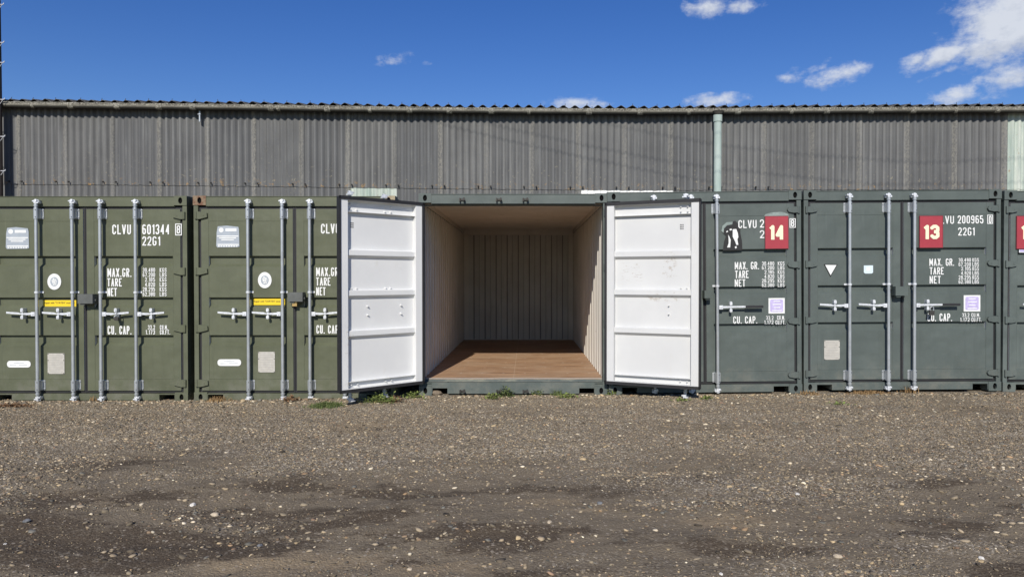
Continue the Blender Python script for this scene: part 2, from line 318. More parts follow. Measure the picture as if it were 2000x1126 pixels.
# ------------------------------------------------------------------ mesh helpers
class MB:
    def __init__(s): s.v = []; s.f = []; s.mi = []; s.sm = []; s.uv = None
    def add(s, vs, fs, mi=0, sm=False):
        o = len(s.v); s.v += [tuple(v) for v in vs]
        s.f += [tuple(i + o for i in f) for f in fs]; s.mi += [mi] * len(fs); s.sm += [sm] * len(fs); return s
    def box(s, x0, x1, y0, y1, z0, z1, mi=0, c=0.0):
        x0, x1 = min(x0, x1), max(x0, x1); y0, y1 = min(y0, y1), max(y0, y1); z0, z1 = min(z0, z1), max(z0, z1)
        if c <= 0 or min(x1 - x0, y1 - y0, z1 - z0) < 2.5 * c:
            vs = [(x, y, z) for x in (x0, x1) for y in (y0, y1) for z in (z0, z1)]
            return s.add(vs, [(0, 1, 3, 2), (4, 6, 7, 5), (0, 4, 5, 1), (2, 3, 7, 6), (0, 2, 6, 4), (1, 5, 7, 3)], mi)
        bm = bmesh.new(); bmesh.ops.create_cube(bm, size=1)
        for v in bm.verts: v.co = ((x0 + x1) / 2 + v.co.x * (x1 - x0), (y0 + y1) / 2 + v.co.y * (y1 - y0), (z0 + z1) / 2 + v.co.z * (z1 - z0))
        bmesh.ops.bevel(bm, geom=bm.edges[:], offset=c, segments=2, profile=.7, affect='EDGES')
        bm.verts.index_update(); s.add([v.co[:] for v in bm.verts], [[v.index for v in f.verts] for f in bm.faces], mi); bm.free(); return s
    def tube(s, p0, p1, r0, r1=None, n=12, mi=0, caps=True, sm=True):
        r1 = r0 if r1 is None else r1
        p0, p1 = Vector(p0), Vector(p1); d = (p1 - p0).normalized(); a = d.orthogonal().normalized(); b = d.cross(a)
        vs = []
        for p, r in ((p0, r0), (p1, r1)):
            for i in range(n):
                t_ = 2 * math.pi * i / n; vs.append(p + (a * math.cos(t_) + b * math.sin(t_)) * r)
        s.add(vs, [(i, (i + 1) % n, n + (i + 1) % n, n + i) for i in range(n)], mi, sm)
        if caps:
            s.add(vs[:n], [tuple(range(n))[::-1]], mi); s.add(vs[n:], [tuple(range(n))], mi)
        return s
    def prism(s, pts, y0, y1, mi=0, side=None):      # outline in x,z
        n = len(pts); vs = [(x, y0, z) for x, z in pts] + [(x, y1, z) for x, z in pts]
        s.add(vs, [tuple(range(n))], mi); s.add(vs, [tuple(range(n, 2 * n))[::-1]], mi)
        s.add(vs, [(i, n + i, n + (i + 1) % n, (i + 1) % n) for i in range(n)], mi if side is None else side); return s
    def rrect(s, x0, x1, z0, z1, r, y0, y1, mi=0, n=5):
        pts = []
        for cx, cz, a0 in ((x1 - r, z1 - r, 0), (x0 + r, z1 - r, 90), (x0 + r, z0 + r, 180), (x1 - r, z0 + r, 270)):
            for i in range(n + 1):
                a = R(a0 + 90 * i / n); pts.append((cx + r * math.cos(a), cz + r * math.sin(a)))
        return s.prism(pts, y0, y1, mi)
    def grid(s, P, mi=0, sm=False, uvs=None):        # P[i][j] points
        ni, nj = len(P), len(P[0]); vs = [p for r in P for p in r]
        fs = [(i * nj + j, (i + 1) * nj + j, (i + 1) * nj + j + 1, i * nj + j + 1) for i in range(ni - 1) for j in range(nj - 1)]
        s.add(vs, fs, mi, sm)
        if uvs is not None:
            if s.uv is None: s.uv = {}
            o = len(s.v) - len(vs); fl = [u for r in uvs for u in r]
            for k, u in enumerate(fl): s.uv[o + k] = u
        return s
    def build(s, name, mats, parent=None, off=(0, 0, 0), label=None):
        me = bpy.data.meshes.new(name)
        me.from_pydata([(x - off[0], y - off[1], z - off[2]) for x, y, z in s.v], [], s.f)
        if not isinstance(mats, (list, tuple)): mats = [mats]
        for m in mats: me.materials.append(m)
        me.polygons.foreach_set('material_index', s.mi); me.polygons.foreach_set('use_smooth', s.sm)
        if s.uv is not None:
            uvl = me.uv_layers.new(name='UVMap'); vi = np.zeros(len(me.loops), dtype=np.int32); me.loops.foreach_get('vertex_index', vi)
            uvl.data.foreach_set('uv', np.array([s.uv.get(int(i), (0, 0)) for i in vi], dtype=np.float32).ravel())
        me.update()
        o = bpy.data.objects.new(name, me); col.objects.link(o)
        if parent is not None: o.parent = parent
        if label: o['label'] = label
        return o
def tag(o, label=None, cat=None, group=None, kind=None):
    if label: o['label'] = label
    if cat: o['category'] = cat
    if group: o['group'] = group
    if kind: o['kind'] = kind
    return o
def empty(name, loc, rot=(0, 0, 0)):
    o = bpy.data.objects.new(name, None); col.objects.link(o); o.location = loc; o.rotation_euler = rot; o.empty_display_size = .2; return o
def copyo(o, parent=None, loc=None):
    c = o.copy(); col.objects.link(c)
    if parent is not None: c.parent = parent
    if loc is not None: c.location = loc
    return c
def text_geo(mb, txt, x0, x1, z0, z1, y, mi=0, bold=.03, flip=False, thick=.0012, keep=False):
    """writing fitted into a rectangle of the x,z plane, facing -y"""
    cu = bpy.data.curves.new('t', 'FONT'); cu.body = txt; cu.size = 1; cu.offset = bold; cu.resolution_u = 2
    ob = bpy.data.objects.new('t', cu); me = bpy.data.meshes.new_from_object(ob)
    n = len(me.vertices)
    if n:
        c = np.zeros(n * 3); me.vertices.foreach_get('co', c); c = c.reshape(-1, 3)
        a, b = c.min(0), c.max(0)
        sx = (x1 - x0) / max(b[0] - a[0], 1e-6); sz = (z1 - z0) / max(b[1] - a[1], 1e-6)
        vs = [(x0 + (p[0] - a[0]) * sx, y, z0 + (p[1] - a[1]) * sz) for p in c]
        fs = [tuple(p.vertices) for p in me.polygons]
        mb.add(vs, fs, mi)
    bpy.data.objects.remove(ob); bpy.data.curves.remove(cu); bpy.data.meshes.remove(me)

c_ = .13; d_ = .30
O_ = [(d_, 1), (1 - d_, 1), (1, 1 - c_), (1, c_), (1 - d_, 0), (d_, 0), (0, c_), (0, 1 - c_), (d_, 1)]
GLY = {'C': (1, [[(1, .72), (1, 1 - c_), (1 - d_, 1), (d_, 1), (0, 1 - c_), (0, c_), (d_, 0), (1 - d_, 0), (1, c_), (1, .28)]]),
 'L': (.9, [[(0, 1), (0, 0), (1, 0)]]), 'V': (1.05, [[(0, 1), (.5, 0), (1, 1)]]), 'U': (1, [[(0, 1), (0, c_), (d_, 0), (1 - d_, 0), (1, c_), (1, 1)]]),
 'G': (1, [[(1, .80), (1, 1 - c_), (1 - d_, 1), (d_, 1), (0, 1 - c_), (0, c_), (d_, 0), (1 - d_, 0), (1, c_), (1, .44), (.55, .44)]]),
 'M': (1.35, [[(0, 0), (0, 1), (.5, .25), (1, 1), (1, 0)]]), 'A': (1.05, [[(0, 0), (.5, 1), (1, 0)], [(.22, .32), (.78, .32)]]),
 'X': (1.05, [[(0, 0), (1, 1)], [(0, 1), (1, 0)]]), 'T': (.95, [[(0, 1), (1, 1)], [(.5, 1), (.5, 0)]]),
 'R': (1, [[(0, 0), (0, 1), (1 - d_, 1), (1, 1 - c_), (1, .64), (1 - d_, .52), (0, .52)], [(.45, .5), (1, 0)]]),
 'P': (1, [[(0, 0), (0, 1), (1 - d_, 1), (1, 1 - c_), (1, .60), (1 - d_, .46), (0, .46)]]), 'E': (.9, [[(1, 1), (0, 1), (0, 0), (1, 0)], [(0, .52), (.85, .52)]]),
 'F': (.9, [[(1, 1), (0, 1), (0, 0)], [(0, .52), (.85, .52)]]), 'N': (1.05, [[(0, 0), (0, 1), (1, 0), (1, 1)]]), 'K': (1, [[(0, 0), (0, 1)], [(1, 1), (.08, .48), (1, 0)]]),
 'B': (1, [[(0, 0), (0, 1), (1 - d_, 1), (1, .88), (1, .64), (1 - d_, .52), (0, .52)], [(1 - d_, .52), (1, .40), (1, .12), (1 - d_, 0), (0, 0)]]),
 'S': (1, [[(1, .76), (1, 1 - c_), (1 - d_, 1), (d_, 1), (0, 1 - c_), (0, .66), (d_, .54), (1 - d_, .46), (1, .34), (1, c_), (1 - d_, 0), (d_, 0), (0, c_), (0, .24)]]),
 '0': (1, [O_]), '1': (.45, [[(0, .80), (1, 1), (1, 0)]]), '2': (1, [[(0, .74), (0, 1 - c_), (d_, 1), (1 - d_, 1), (1, 1 - c_), (1, .62), (0, 0), (1, 0)]]),
 '3': (1, [[(0, .84), (0, 1 - c_), (d_, 1), (1 - d_, 1), (1, 1 - c_), (1, .64), (1 - d_, .52), (.35, .52)], [(1 - d_, .52), (1, .40), (1, c_), (1 - d_, 0), (d_, 0), (0, c_), (0, .18)]]),
 '4': (1.1, [[(.72, 0), (.72, 1), (0, .26), (1.02, .26)]]), '5': (1, [[(.95, 1), (0, 1), (0, .58), (1 - d_, .60), (1, .48), (1, c_), (1 - d_, 0), (d_, 0), (0, c_), (0, .24)]]),
 '6': (1, [[(1, 1 - c_), (1 - d_, 1), (d_, 1), (0, 1 - c_), (0, c_), (d_, 0), (1 - d_, 0), (1, c_), (1, .44), (1 - d_, .56), (0, .56)]]),
 '7': (1, [[(0, 1), (1, 1), (.35, 0)]]), '8': (1, [[(d_, 1), (1 - d_, 1), (1, .88), (1, .64), (1 - d_, .53), (d_, .53), (0, .64), (0, .88), (d_, 1)], [(d_, .53), (0, .42), (0, .12), (d_, 0), (1 - d_, 0), (1, .12), (1, .42), (1 - d_, .53)]]),
 '9': (1, [[(0, c_), (d_, 0), (1 - d_, 0), (1, c_), (1, 1 - c_), (1 - d_, 1), (d_, 1), (0, 1 - c_), (0, .56), (d_, .44), (1, .44)]]), '.': (.05, [[(.5, .001), (.5, -.001)]]), ' ': (.35, [])}
def stroke(mb, pts, raw, t, y, mi):
    """thick line: one bar per leg and a round joint at every bend, each a hair nearer than the last"""
    n = len(pts); P = [Vector(p) for p in pts]; k = 0
    for i in range(n - 1):
        a, b = P[i], P[i + 1]; d = (b - a).normalized(); nn = Vector((-d.y, d.x)) * t * .5; e0 = e1 = 0
        edge = lambda r: (abs(d.y) > .6 and r[1] in (0, 1)) or (abs(d.x) > .9 and r[0] in (0, 1))
        if i == 0 and raw[0] != raw[-1] and edge(raw[0]): a = a - d * t * .5
        if i == n - 2 and raw[0] != raw[-1] and edge(raw[-1]): b = b + d * t * .5
        Y = y - .00012 * k; k += 1
        mb.add([(p.x, Y, p.y) for p in (a + nn, a - nn, b - nn, b + nn)], [(0, 1, 2, 3)], mi)
        if i > 0 or raw[0] == raw[-1]:
            Y = y - .00012 * k; k += 1; c = P[i]
            mb.add([(c.x + math.cos(R(22.5 + 45 * q)) * t * .53, Y, c.y + math.sin(R(22.5 + 45 * q)) * t * .53) for q in range(8)], [tuple(range(8))], mi)
def block_text(mb, txt, x0, x1, z0, z1, y, mi=0, tk=.135, gap=.42, wmul=1.0):
    t = (z1 - z0) * tk; ws = [GLY[c][0] for c in txt]; n = len(txt)
    # advance in units of the cell width u; each glyph also takes one stroke width
    units = sum(ws) + gap * (n - 1); avail = (x1 - x0) - t * n; u = avail / max(units, .1)
    if u < 0: t = (x1 - x0) / (n * 1.9); avail = (x1 - x0) - t * n; u = avail / max(units, .1)
    x = x0
    for ci, c in enumerate(txt):
        w = ws[ci] * u
        if c == '.':
            mb.add([(x, y, z0), (x + t, y, z0), (x + t, y, z0 + t), (x, y, z0 + t)], [(0, 1, 2, 3)], mi); x += w + t + gap * u; continue
        for j, st in enumerate(GLY[c][1]):
            pts = [(x + t / 2 + px * w, z0 + t / 2 + max(0, py) * (z1 - z0 - t) if c != '.' else z0 + t / 2 + py * t * .2) for px, py in st]
            stroke(mb, pts, st, t, y - .0022 * j, mi)
        x += w + t + gap * u

# ------------------------------------------------------------------ ground
def vnoise(x, y, seed=0):
    xi = np.floor(x).astype(np.int64); yi = np.floor(y).astype(np.int64); xf = x - xi; yf = y - yi
    def h(a, b):
        k = (a * 374761393 + b * 668265263 + seed * 1442695041) & 0x7fffffff
        k = ((k ^ (k >> 13)) * 1274126177) & 0x7fffffff
        return ((k ^ (k >> 16)) & 0xffff) / 65535.0
    u = xf * xf * (3 - 2 * xf); v = yf * yf * (3 - 2 * yf)
    return (h(xi, yi) * (1 - u) + h(xi + 1, yi) * u) * (1 - v) + (h(xi, yi + 1) * (1 - u) + h(xi + 1, yi + 1) * u) * v
def fbm(x, y, seed=0, o=4):
    s_ = 0; a = .5
    for i in range(o): s_ = s_ + a * vnoise(x * 2 ** i, y * 2 ** i, seed + i * 17); a *= .5
    return s_ / (1 - .5 ** o)
GX = [-40, -7, -4.2, -1.8, -.2, 1.3, 3.3, 6, 40]; GZ = [-.07, -.065, -.060, -.020, -.022, -.005, .012, .018, .02]
def gz(x, y):
    x = np.asarray(x, float); y = np.asarray(y, float)
    base = np.interp(x, GX, GZ) * np.clip((y - 2) / 6.5, 0, 1)
    near = np.clip((14 - np.abs(x)) / 4, 0, 1) * np.clip((12 - y) / 2, 0, 1) * np.clip((y + 2) / 2, 0, 1)
    und = (fbm(x * .55, y * 1.1, 3, 3) - .5) * .07 + (fbm(x * 2.2, y * 4, 9, 4) - .5) * .055 + (fbm(x * 12, y * 14, 5, 2) - .5) * .018
    damp = np.clip((8.75 - y) / .6, .15, 1)
    ridge = np.exp(-((y - 8.72) / .10) ** 2) * .020 * (.4 + fbm(x * 3, y * 0 + 1, 31, 2)) * (1 - np.exp(-((x + .17) / 1.25) ** 8))
    return base + und * near * damp + ridge * near
def axis(lo, a, b, hi, step):
    c = list(np.arange(a, b + 1e-6, step)); d = step; x = a; L = []
    while x > lo: d *= 1.5; x -= d; L.append(max(x, lo))
    d = step; x = c[-1]; Rr = []
    while x < hi: d *= 1.5; x += d; Rr.append(min(x, hi))
    return np.array(L[::-1] + c + Rr)
gx, gy = axis(-900, -9.5, 9.5, 900, .05), axis(-900, 2.6, 9.3, 1500, .04)
XX, YY = np.meshgrid(gx, gy); ZZ = gz(XX, YY)
me = bpy.data.meshes.new('ground'); ny, nx = XX.shape
vs = np.stack([XX, YY, ZZ], -1).reshape(-1, 3); ii = np.arange((ny - 1) * (nx - 1)); r_, c_ = ii // (nx - 1), ii % (nx - 1); q = r_ * nx + c_
fs = np.stack([q, q + 1, q + nx + 1, q + nx], -1)
def np_mesh(me, vs, fs):
    k = fs.shape[1]
    me.vertices.add(len(vs)); me.vertices.foreach_set('co', vs.astype(np.float32).ravel())
    me.loops.add(fs.size); me.loops.foreach_set('vertex_index', fs.astype(np.int32).ravel())
    me.polygons.add(len(fs)); me.polygons.foreach_set('loop_start', (np.arange(len(fs)) * k).astype(np.int32)); me.polygons.foreach_set('loop_total', np.full(len(fs), k, np.int32))
    me.update(calc_edges=True)
np_mesh(me, vs, fs); me.polygons.foreach_set('use_smooth', [True] * len(fs)); me.materials.append(M['ground'])
def g_at(px, py):     # a spot of the yard (flat) seen at this place of the photo
    Y = 1.48 / max((py - 544.0) / F, .02); return pxl0(px, Y), Y
def pxl0(px, Y): return (px - VX) / F * Y
WET = [(120, 1060, 420, 70, 1.1), (330, 1090, 300, 40, .9), (60, 975, 190, 22, .8), (560, 950, 190, 12, .5), (980, 1045, 250, 30, 1.0), (800, 1085, 130, 22, .6), (1330, 932, 260, 9, .85), (1650, 950, 230, 12, .7),
       (1850, 1045, 240, 40, 1.0), (1500, 1080, 190, 24, .8), (1250, 1105, 240, 22, .8), (200, 900, 170, 9, .75), (420, 880, 120, 7, .6), (560, 882, 120, 9, .5), (1010, 880, 70, 8, .8), (860, 960, 170, 9, .55), (1780, 905, 160, 9, .5), (1960, 985, 160, 16, .7), (1420, 985, 160, 10, .6), (720, 1015, 120, 12, .5), (250, 1010, 200, 12, .6)]
TAN = [(700, 830, 110, 22, 1.2), (1430, 1020, 130, 22, 1.1), (560, 1100, 230, 26, 1.0), (1100, 985, 130, 18, .8), (1180, 995, 110, 14, .8), (230, 975, 190, 12, .7), (640, 985, 160, 14, .5), (1700, 835, 200, 14, .4), (1300, 850, 170, 14, .45), (850, 1110, 160, 18, .9), (420, 905, 140, 10, .5), (1600, 1010, 140, 12, .5)]
def blobs(L, x, y):
    r = np.zeros_like(x)
    for (px, py, rx, ry, w_) in L:
        cx, cy = g_at(px, py); _, y1 = g_at(px, py - ry * .5); _, y0 = g_at(px, py + ry * .5); sx = rx / F * cy; sy = max((y1 - y0), .05)
        r = np.maximum(r, w_ * np.exp(-(((x - cx) / sx) ** 2 + ((y - cy) / sy) ** 2)))
    return r
def soil(x, y):
    n1_ = fbm(x * .8 + 5, y * 2.0, 61, 5) - .5; n2_ = fbm(x * 3 + 1, y * 6, 77, 4) - .5
    wet = blobs(WET, x, y) * .68 + n1_ * 1.9 + n2_ * 1.0 + .06 + np.clip((4.6 - y) * .12, -.1, .2)
    tan_ = blobs(TAN, x, y) + (fbm(x * .7 + 9, y * 1.6, 91, 4) - .5) * .9
    stony = .45 + np.clip((y - 5.2) / 3.0, -.2, .35) + (fbm(x * .6 + 3, y * 1.4, 21, 4) - .5) * 1.7 - np.clip(tan_, 0, 1) * .8
    return np.clip(wet, 0, 1), np.clip(tan_, 0, 1), np.clip(stony, 0, 1)
sw, st2, ss = soil(XX.ravel(), YY.ravel())
ca0 = me.color_attributes.new('soil', 'FLOAT_COLOR', 'POINT'); ca0.data.foreach_set('color', np.stack([sw, st2, ss, np.ones_like(sw)], -1).astype(np.float32).ravel())
tag(empty_ground := bpy.data.objects.new('ground', me), kind='structure'); col.objects.link(empty_ground)

# ------------------------------------------------------------------ shipping containers
H, L_, HW = 2.591, 6.058, 1.219
def casting(mb, xa, xb, z0, z1, y0=-.005, dep=.175, hole=True, top=True):
    cx, cz = (xa + xb) / 2, (z0 + z1) / 2; hw, hh = abs(xb - xa) / 2, (z1 - z0) / 2; n = 24
    rx, rz = .026, .040
    mb.box(cx - hw, cx + hw, y0 + .028, dep, z0, z1)
    out = []; inn = []; inb = []
    for i in range(n):
        a = 2 * math.pi * i / n; c, s_ = math.cos(a), math.sin(a); k = 1 / max(abs(c) / hw, abs(s_) / hh)
        out.append((cx + c * k, y0, cz + s_ * k)); inn.append((cx + c * rx, y0, cz + s_ * rz)); inb.append((cx + c * rx, y0 + .027, cz + s_ * rz))
    for q in ((hw, hh), (-hw, hh), (-hw, -hh), (hw, -hh)):
        a = math.atan2(q[1], q[0]); i = round(a / (2 * math.pi) * n) % n; out[i] = (cx + q[0], y0, cz + q[1])
    mb.add(out + inn + inb, [(i, (i + 1) % n, n + (i + 1) % n, n + i) for i in range(n)])
    mb.add(out + inn + inb, [(n + i, n + (i + 1) % n, 2 * n + (i + 1) % n, 2 * n + i) for i in range(n)])
    mb.add(inb, [tuple(range(n))], 1)
    ob = [(p[0], y0 + .028, p[2]) for p in out]
    mb.add(out + ob, [(i, n + i, n + (i + 1) % n, (i + 1) % n) for i in range(n)])
def corrug(x0, x1, pitch, depth, out):
    """trapezoid profile along a line: list of (s, d)"""
    n = max(1, round((x1 - x0) / pitch)); p = (x1 - x0) / n; L = []
    for i in range(n):
        a = x0 + i * p
        L += [(a, 0), (a + p * .46, 0), (a + p * .5, depth), (a + p * .96, depth)]
    L.append((x1, 0)); return L

def make_door(root, side, hw, sill, pivot, ang, green, white, style, rods, extra=0.0):
    """one leaf; side -1 = left leaf hinged on the left, +1 = right leaf. rods: x in container coords"""
    s = side; xe = s * (hw - .093); xi = s * (.022 - extra)
    ztop = 2.427; zb = sill + .035; yo, yi = .015, .020; yd = .088; sw = .092
    mb = MB()
    for (a, b) in ((xe, xe - s * sw), (xi, xi + s * sw)):     # stiles
        mb.box(a, b, yo, yo + .006, zb, ztop, 0); mb.box(a, b, yo + .006, yd, zb, ztop, 1)
    pa, pb = xe - s * sw, xi + s * sw
    if style == 'old': ribs = [(1.838, .138), (1.316, .136), (.840, .136)]
    else: ribs = [(1.850, .110), (1.372, .108), (.896, .108)]
    prof = [(ztop, 0)]
    for (zt, h) in ribs:
        prof += [(zt, 0), (zt - .014, .044), (zt - h + .036, .044), (zt - h, 0)]
    prof += [(zb, 0)]
    for mi, y in ((0, yo + .002), (1, yi + .002)):
        P = [[(xa, y + d, z) for (z, d) in prof] for xa in (pa, pb)]
        mb.grid(P, mi)
    mb.box(pa, pb, yo + .007, yd, ztop - .009, ztop, 1); mb.box(pa, pb, yo + .007, yd, zb, zb + .009, 1)
    for zl in (2.283, .283): mb.box(pa, pb, yi + .003, yi + .052, zl, zl + .005, 1)
    # weld seams outside
    for zl in (2.277, .288): mb.box(pa, pb, yo - .0015, yo + .003, zl - .003, zl + .003, 0)
    for xx in (pa, pb): mb.box(xx - .002, xx + .002, yo - .0015, yo + .001, .29, 2.277, 0)
    d = mb.build('door', [green, white], root, pivot); d.location = pivot; d.rotation_euler = (0, 0, ang)
    # gasket round the leaf
    g = MB(); e = .029; ei = .020
    xg = xe + s * e; xh = xi - s * ei
    g.box(xe, xg, .034, .094, zb - .030, ztop + .030); g.box(xi, xh, .030, .094, zb - .030, ztop + .030)
    g.box(xe, xi, .034, .094, ztop, ztop + .030); g.box(xe, xi, .034, .094, zb - .030, zb)
    g.box(xg, xe + s * .002, .094, .100, zb - .036, ztop + .036); g.box(xi - s * .002, xh, .094, .100, zb - .036, ztop + .036)
    g.box(xg, xh, .094, .100, ztop - .003, ztop + .036); g.box(xg, xh, .094, .100, zb - .036, zb + .003)
    g.build('gasket', M['rubber'], d, pivot)
    # hinges
    for k, z in enumerate((2.345, 1.645, .925, .235)):
        h = MB(); xp = s * (hw - .037)
        x2 = s * (hw - .175); hh = .046
        if style == 'old': pts = [(xp, z + hh), (s * (hw - .085), z + hh), (x2, z + .030), (x2 - s * .004, z - .022), (s * (hw - .085), z - hh), (xp, z - hh)]
        else: pts = [(xp, z + .036), (s * (hw - .10), z + .040), (x2 + s * .01, z + .028), (x2 - s * .006, z), (x2 + s * .01, z - .026), (s * (hw - .10), z - .040), (xp, z - .036)]
        h.prism(pts, -.012, .010)
        h.tube((xp, -.004, z - .045), (xp, -.004, z + .045), .016, n=10)
        h.tube((s * (hw - .13), -.014, z), (s * (hw - .13), -.006, z), .012, n=8)
        h.build('hinge', green, d, pivot)
    # lock rods and their fittings
    yr = -.058; zh = 1.112
    for (xr, long) in rods:
        r = MB(); r.tube((xr, yr, .075), (xr, yr, 2.49), .0195, n=14)
        r.tube((xr, yr, 2.455), (xr, yr, 2.475), .026, n=14); r.tube((xr, yr, .10), (xr, yr, .118), .026, n=14)
        r.build('lock_rod', M['galv'], d, pivot)
        for z in (2.365, .212):
            gd = MB(); gd.rrect(xr - .052, xr + .052, z - .064, z + .064, .010, yo - .006, yo - .001)
            gd.tube((xr, yr, z - .068), (xr, yr, z + .068), .0275, n=14)
            gd.box(xr - .030, xr + .030, yr + .012, yo - .006, z - .060, z + .060)
            for dx in (-.042, .042):
                for dz in (-.045, .045): gd.tube((xr + dx, yo - .014, z + dz), (xr + dx, yo - .006, z + dz), .008, n=6)
            for dz in (-.045, .045): gd.tube((xr + .010, yr - .030, z + dz), (xr + .010, yr - .02, z + dz), .005, n=6, mi=1)
            gd.build('rod_guide', [M['galv'], M['ink']], d, pivot)
        for z, up in ((2.51, 1), (.055, -1)):
            c = MB()
            c.box(xr - .018, xr + .018, yr - .018, yr + .05, z - .020, z + .022, 0, .003)
            c.box(xr - .040, xr - .016, yr - .012, yr + .046, z + .004 * up, z + .018 * up); c.box(xr + .016, xr + .036, yr - .016, yr + .046, z - .018 * up, z - .002 * up)
            c.tube((xr, yr, z + .034), (xr, yr, z - .034), .015, n=10); c.box(xr - .030, xr + .030, yr + .004, yr + .016, z + .022 * up, z + .028 * up)
            c.tube((xr + .012, yr - .026, z + .006), (xr + .012, yr, z + .006), .007, n=8)
            c.build('cam_fitting', M['galv_pale'], d, pivot)
        mg = MB(); z = 1.382
        mg.rrect(xr - .044, xr + .044, z - .012, z + .012, .006, yo - .008, yo - .001); mg.tube((xr, yr, z - .012), (xr, yr, z + .012), .0265, n=12)
        mg.box(xr - .012, xr + .012, yr, yo - .008, z - .010, z + .010); mg.build('rod_guide', M['galv_pale'], d, pivot)
        # handle, pointing to the hinge side
        hb = MB(); x1 = xr + s * .022; yh = yr + .006
        hb.box(x1, x1 + s * .048, yh - .016, yh + .016, zh - .027, zh + .023, 0, .003); hb.tube((x1 + s * .024, yh - .022, zh), (x1 + s * .024, yh - .012, zh), .010, n=8)
        Lh = .36 if long else .33; Le = Lh
        pts = [(x1 + s * .046, zh + .016), (x1 + s * .13, zh + .012), (x1 + s * .17, zh + .004), (x1 + s * .22, zh + .020), (x1 + s * Lh, zh + .022 + .006), (x1 + s * Lh, zh + .006), (x1 + s * .24, zh - .004), (x1 + s * .17, zh - .006), (x1 + s * .10, zh - .014), (x1 + s * .046, zh - .010)]
        if style == 'new' and s > 0: pts = [(x1 + s * .046, zh + .014), (x1 + s * .34, zh + .016), (x1 + s * .34, zh - .006), (x1 + s * .046, zh - .010)]
        hb.prism(pts, yh - .010, yh + .004)
        if style == 'new' and s > 0:
            hb.box(x1 + s * .335, x1 + s * .56, yh - .018, yh + .010, zh - .012, zh + .019, 1, .005)
        hb.build('handle', [M['galv_pale'], M['rubber']], d, pivot)
        ct = MB(); xc = x1 + s * (.165 if not (style == 'new' and s > 0) else .150)
        ct.rrect(xc - .017, xc + .017, zh + .020, zh + .072, .014, yr - .006, yr + .002); ct.rrect(xc - .017, xc + .017, zh - .066, zh - .020, .014, yr - .006, yr + .002)
        ct.tube((xc, yr - .012, zh + .055), (xc, yo, zh + .055), .008, n=8); ct.tube((xc, yr - .012, zh - .050), (xc, yo, zh - .050), .008, n=8)
        ct.box(xc - .009, xc + .009, yr + .004, yo, zh - .064, zh + .07)
        ct.tube((xc, yr - .012, zh + .040), (xc, yr - .005, zh + .036), .012, n=8)
        ct.build('handle_catch', M['galv_pale'], d, pivot)
    # bolt ends on the inside
    bolt = None
    for (xr, long) in rods:
        P = []
        for z in (2.345, .215): P += [(xr + dx, z + dz) for dx in (-.042, .042) for dz in (-.030, .030)]
        P += [(xr - .035, 1.382), (xr + .035, 1.382), (xr + s * .187, zh + .055), (xr + s * .187, zh - .05)]
        for (bx, bz) in P:
            if bolt is None:
                b = MB(); b.tube((0, 0, 0), (0, .014, 0), .013, .011, n=8); b.tube((0, .014, 0), (0, .030, 0), .006, n=6)
                bolt = b.build('bolt', M['galv_pale'] if style == 'closed' else white, d)
                o = bolt
            else: o = copyo(bolt, d)
            o.location = (bx - pivot[0], yi + .002 - pivot[1], bz)
    vt = MB(); vx = xi + s * .20
    for i in range(3):
        for j in range(3): vt.box(vx + i * .016, vx + i * .016 + .009, yi + .0005, yi + .0045, 2.10 + j * .024, 2.115 + j * .024)
    vt.build('vent', M['ink'], d, pivot)
    return d

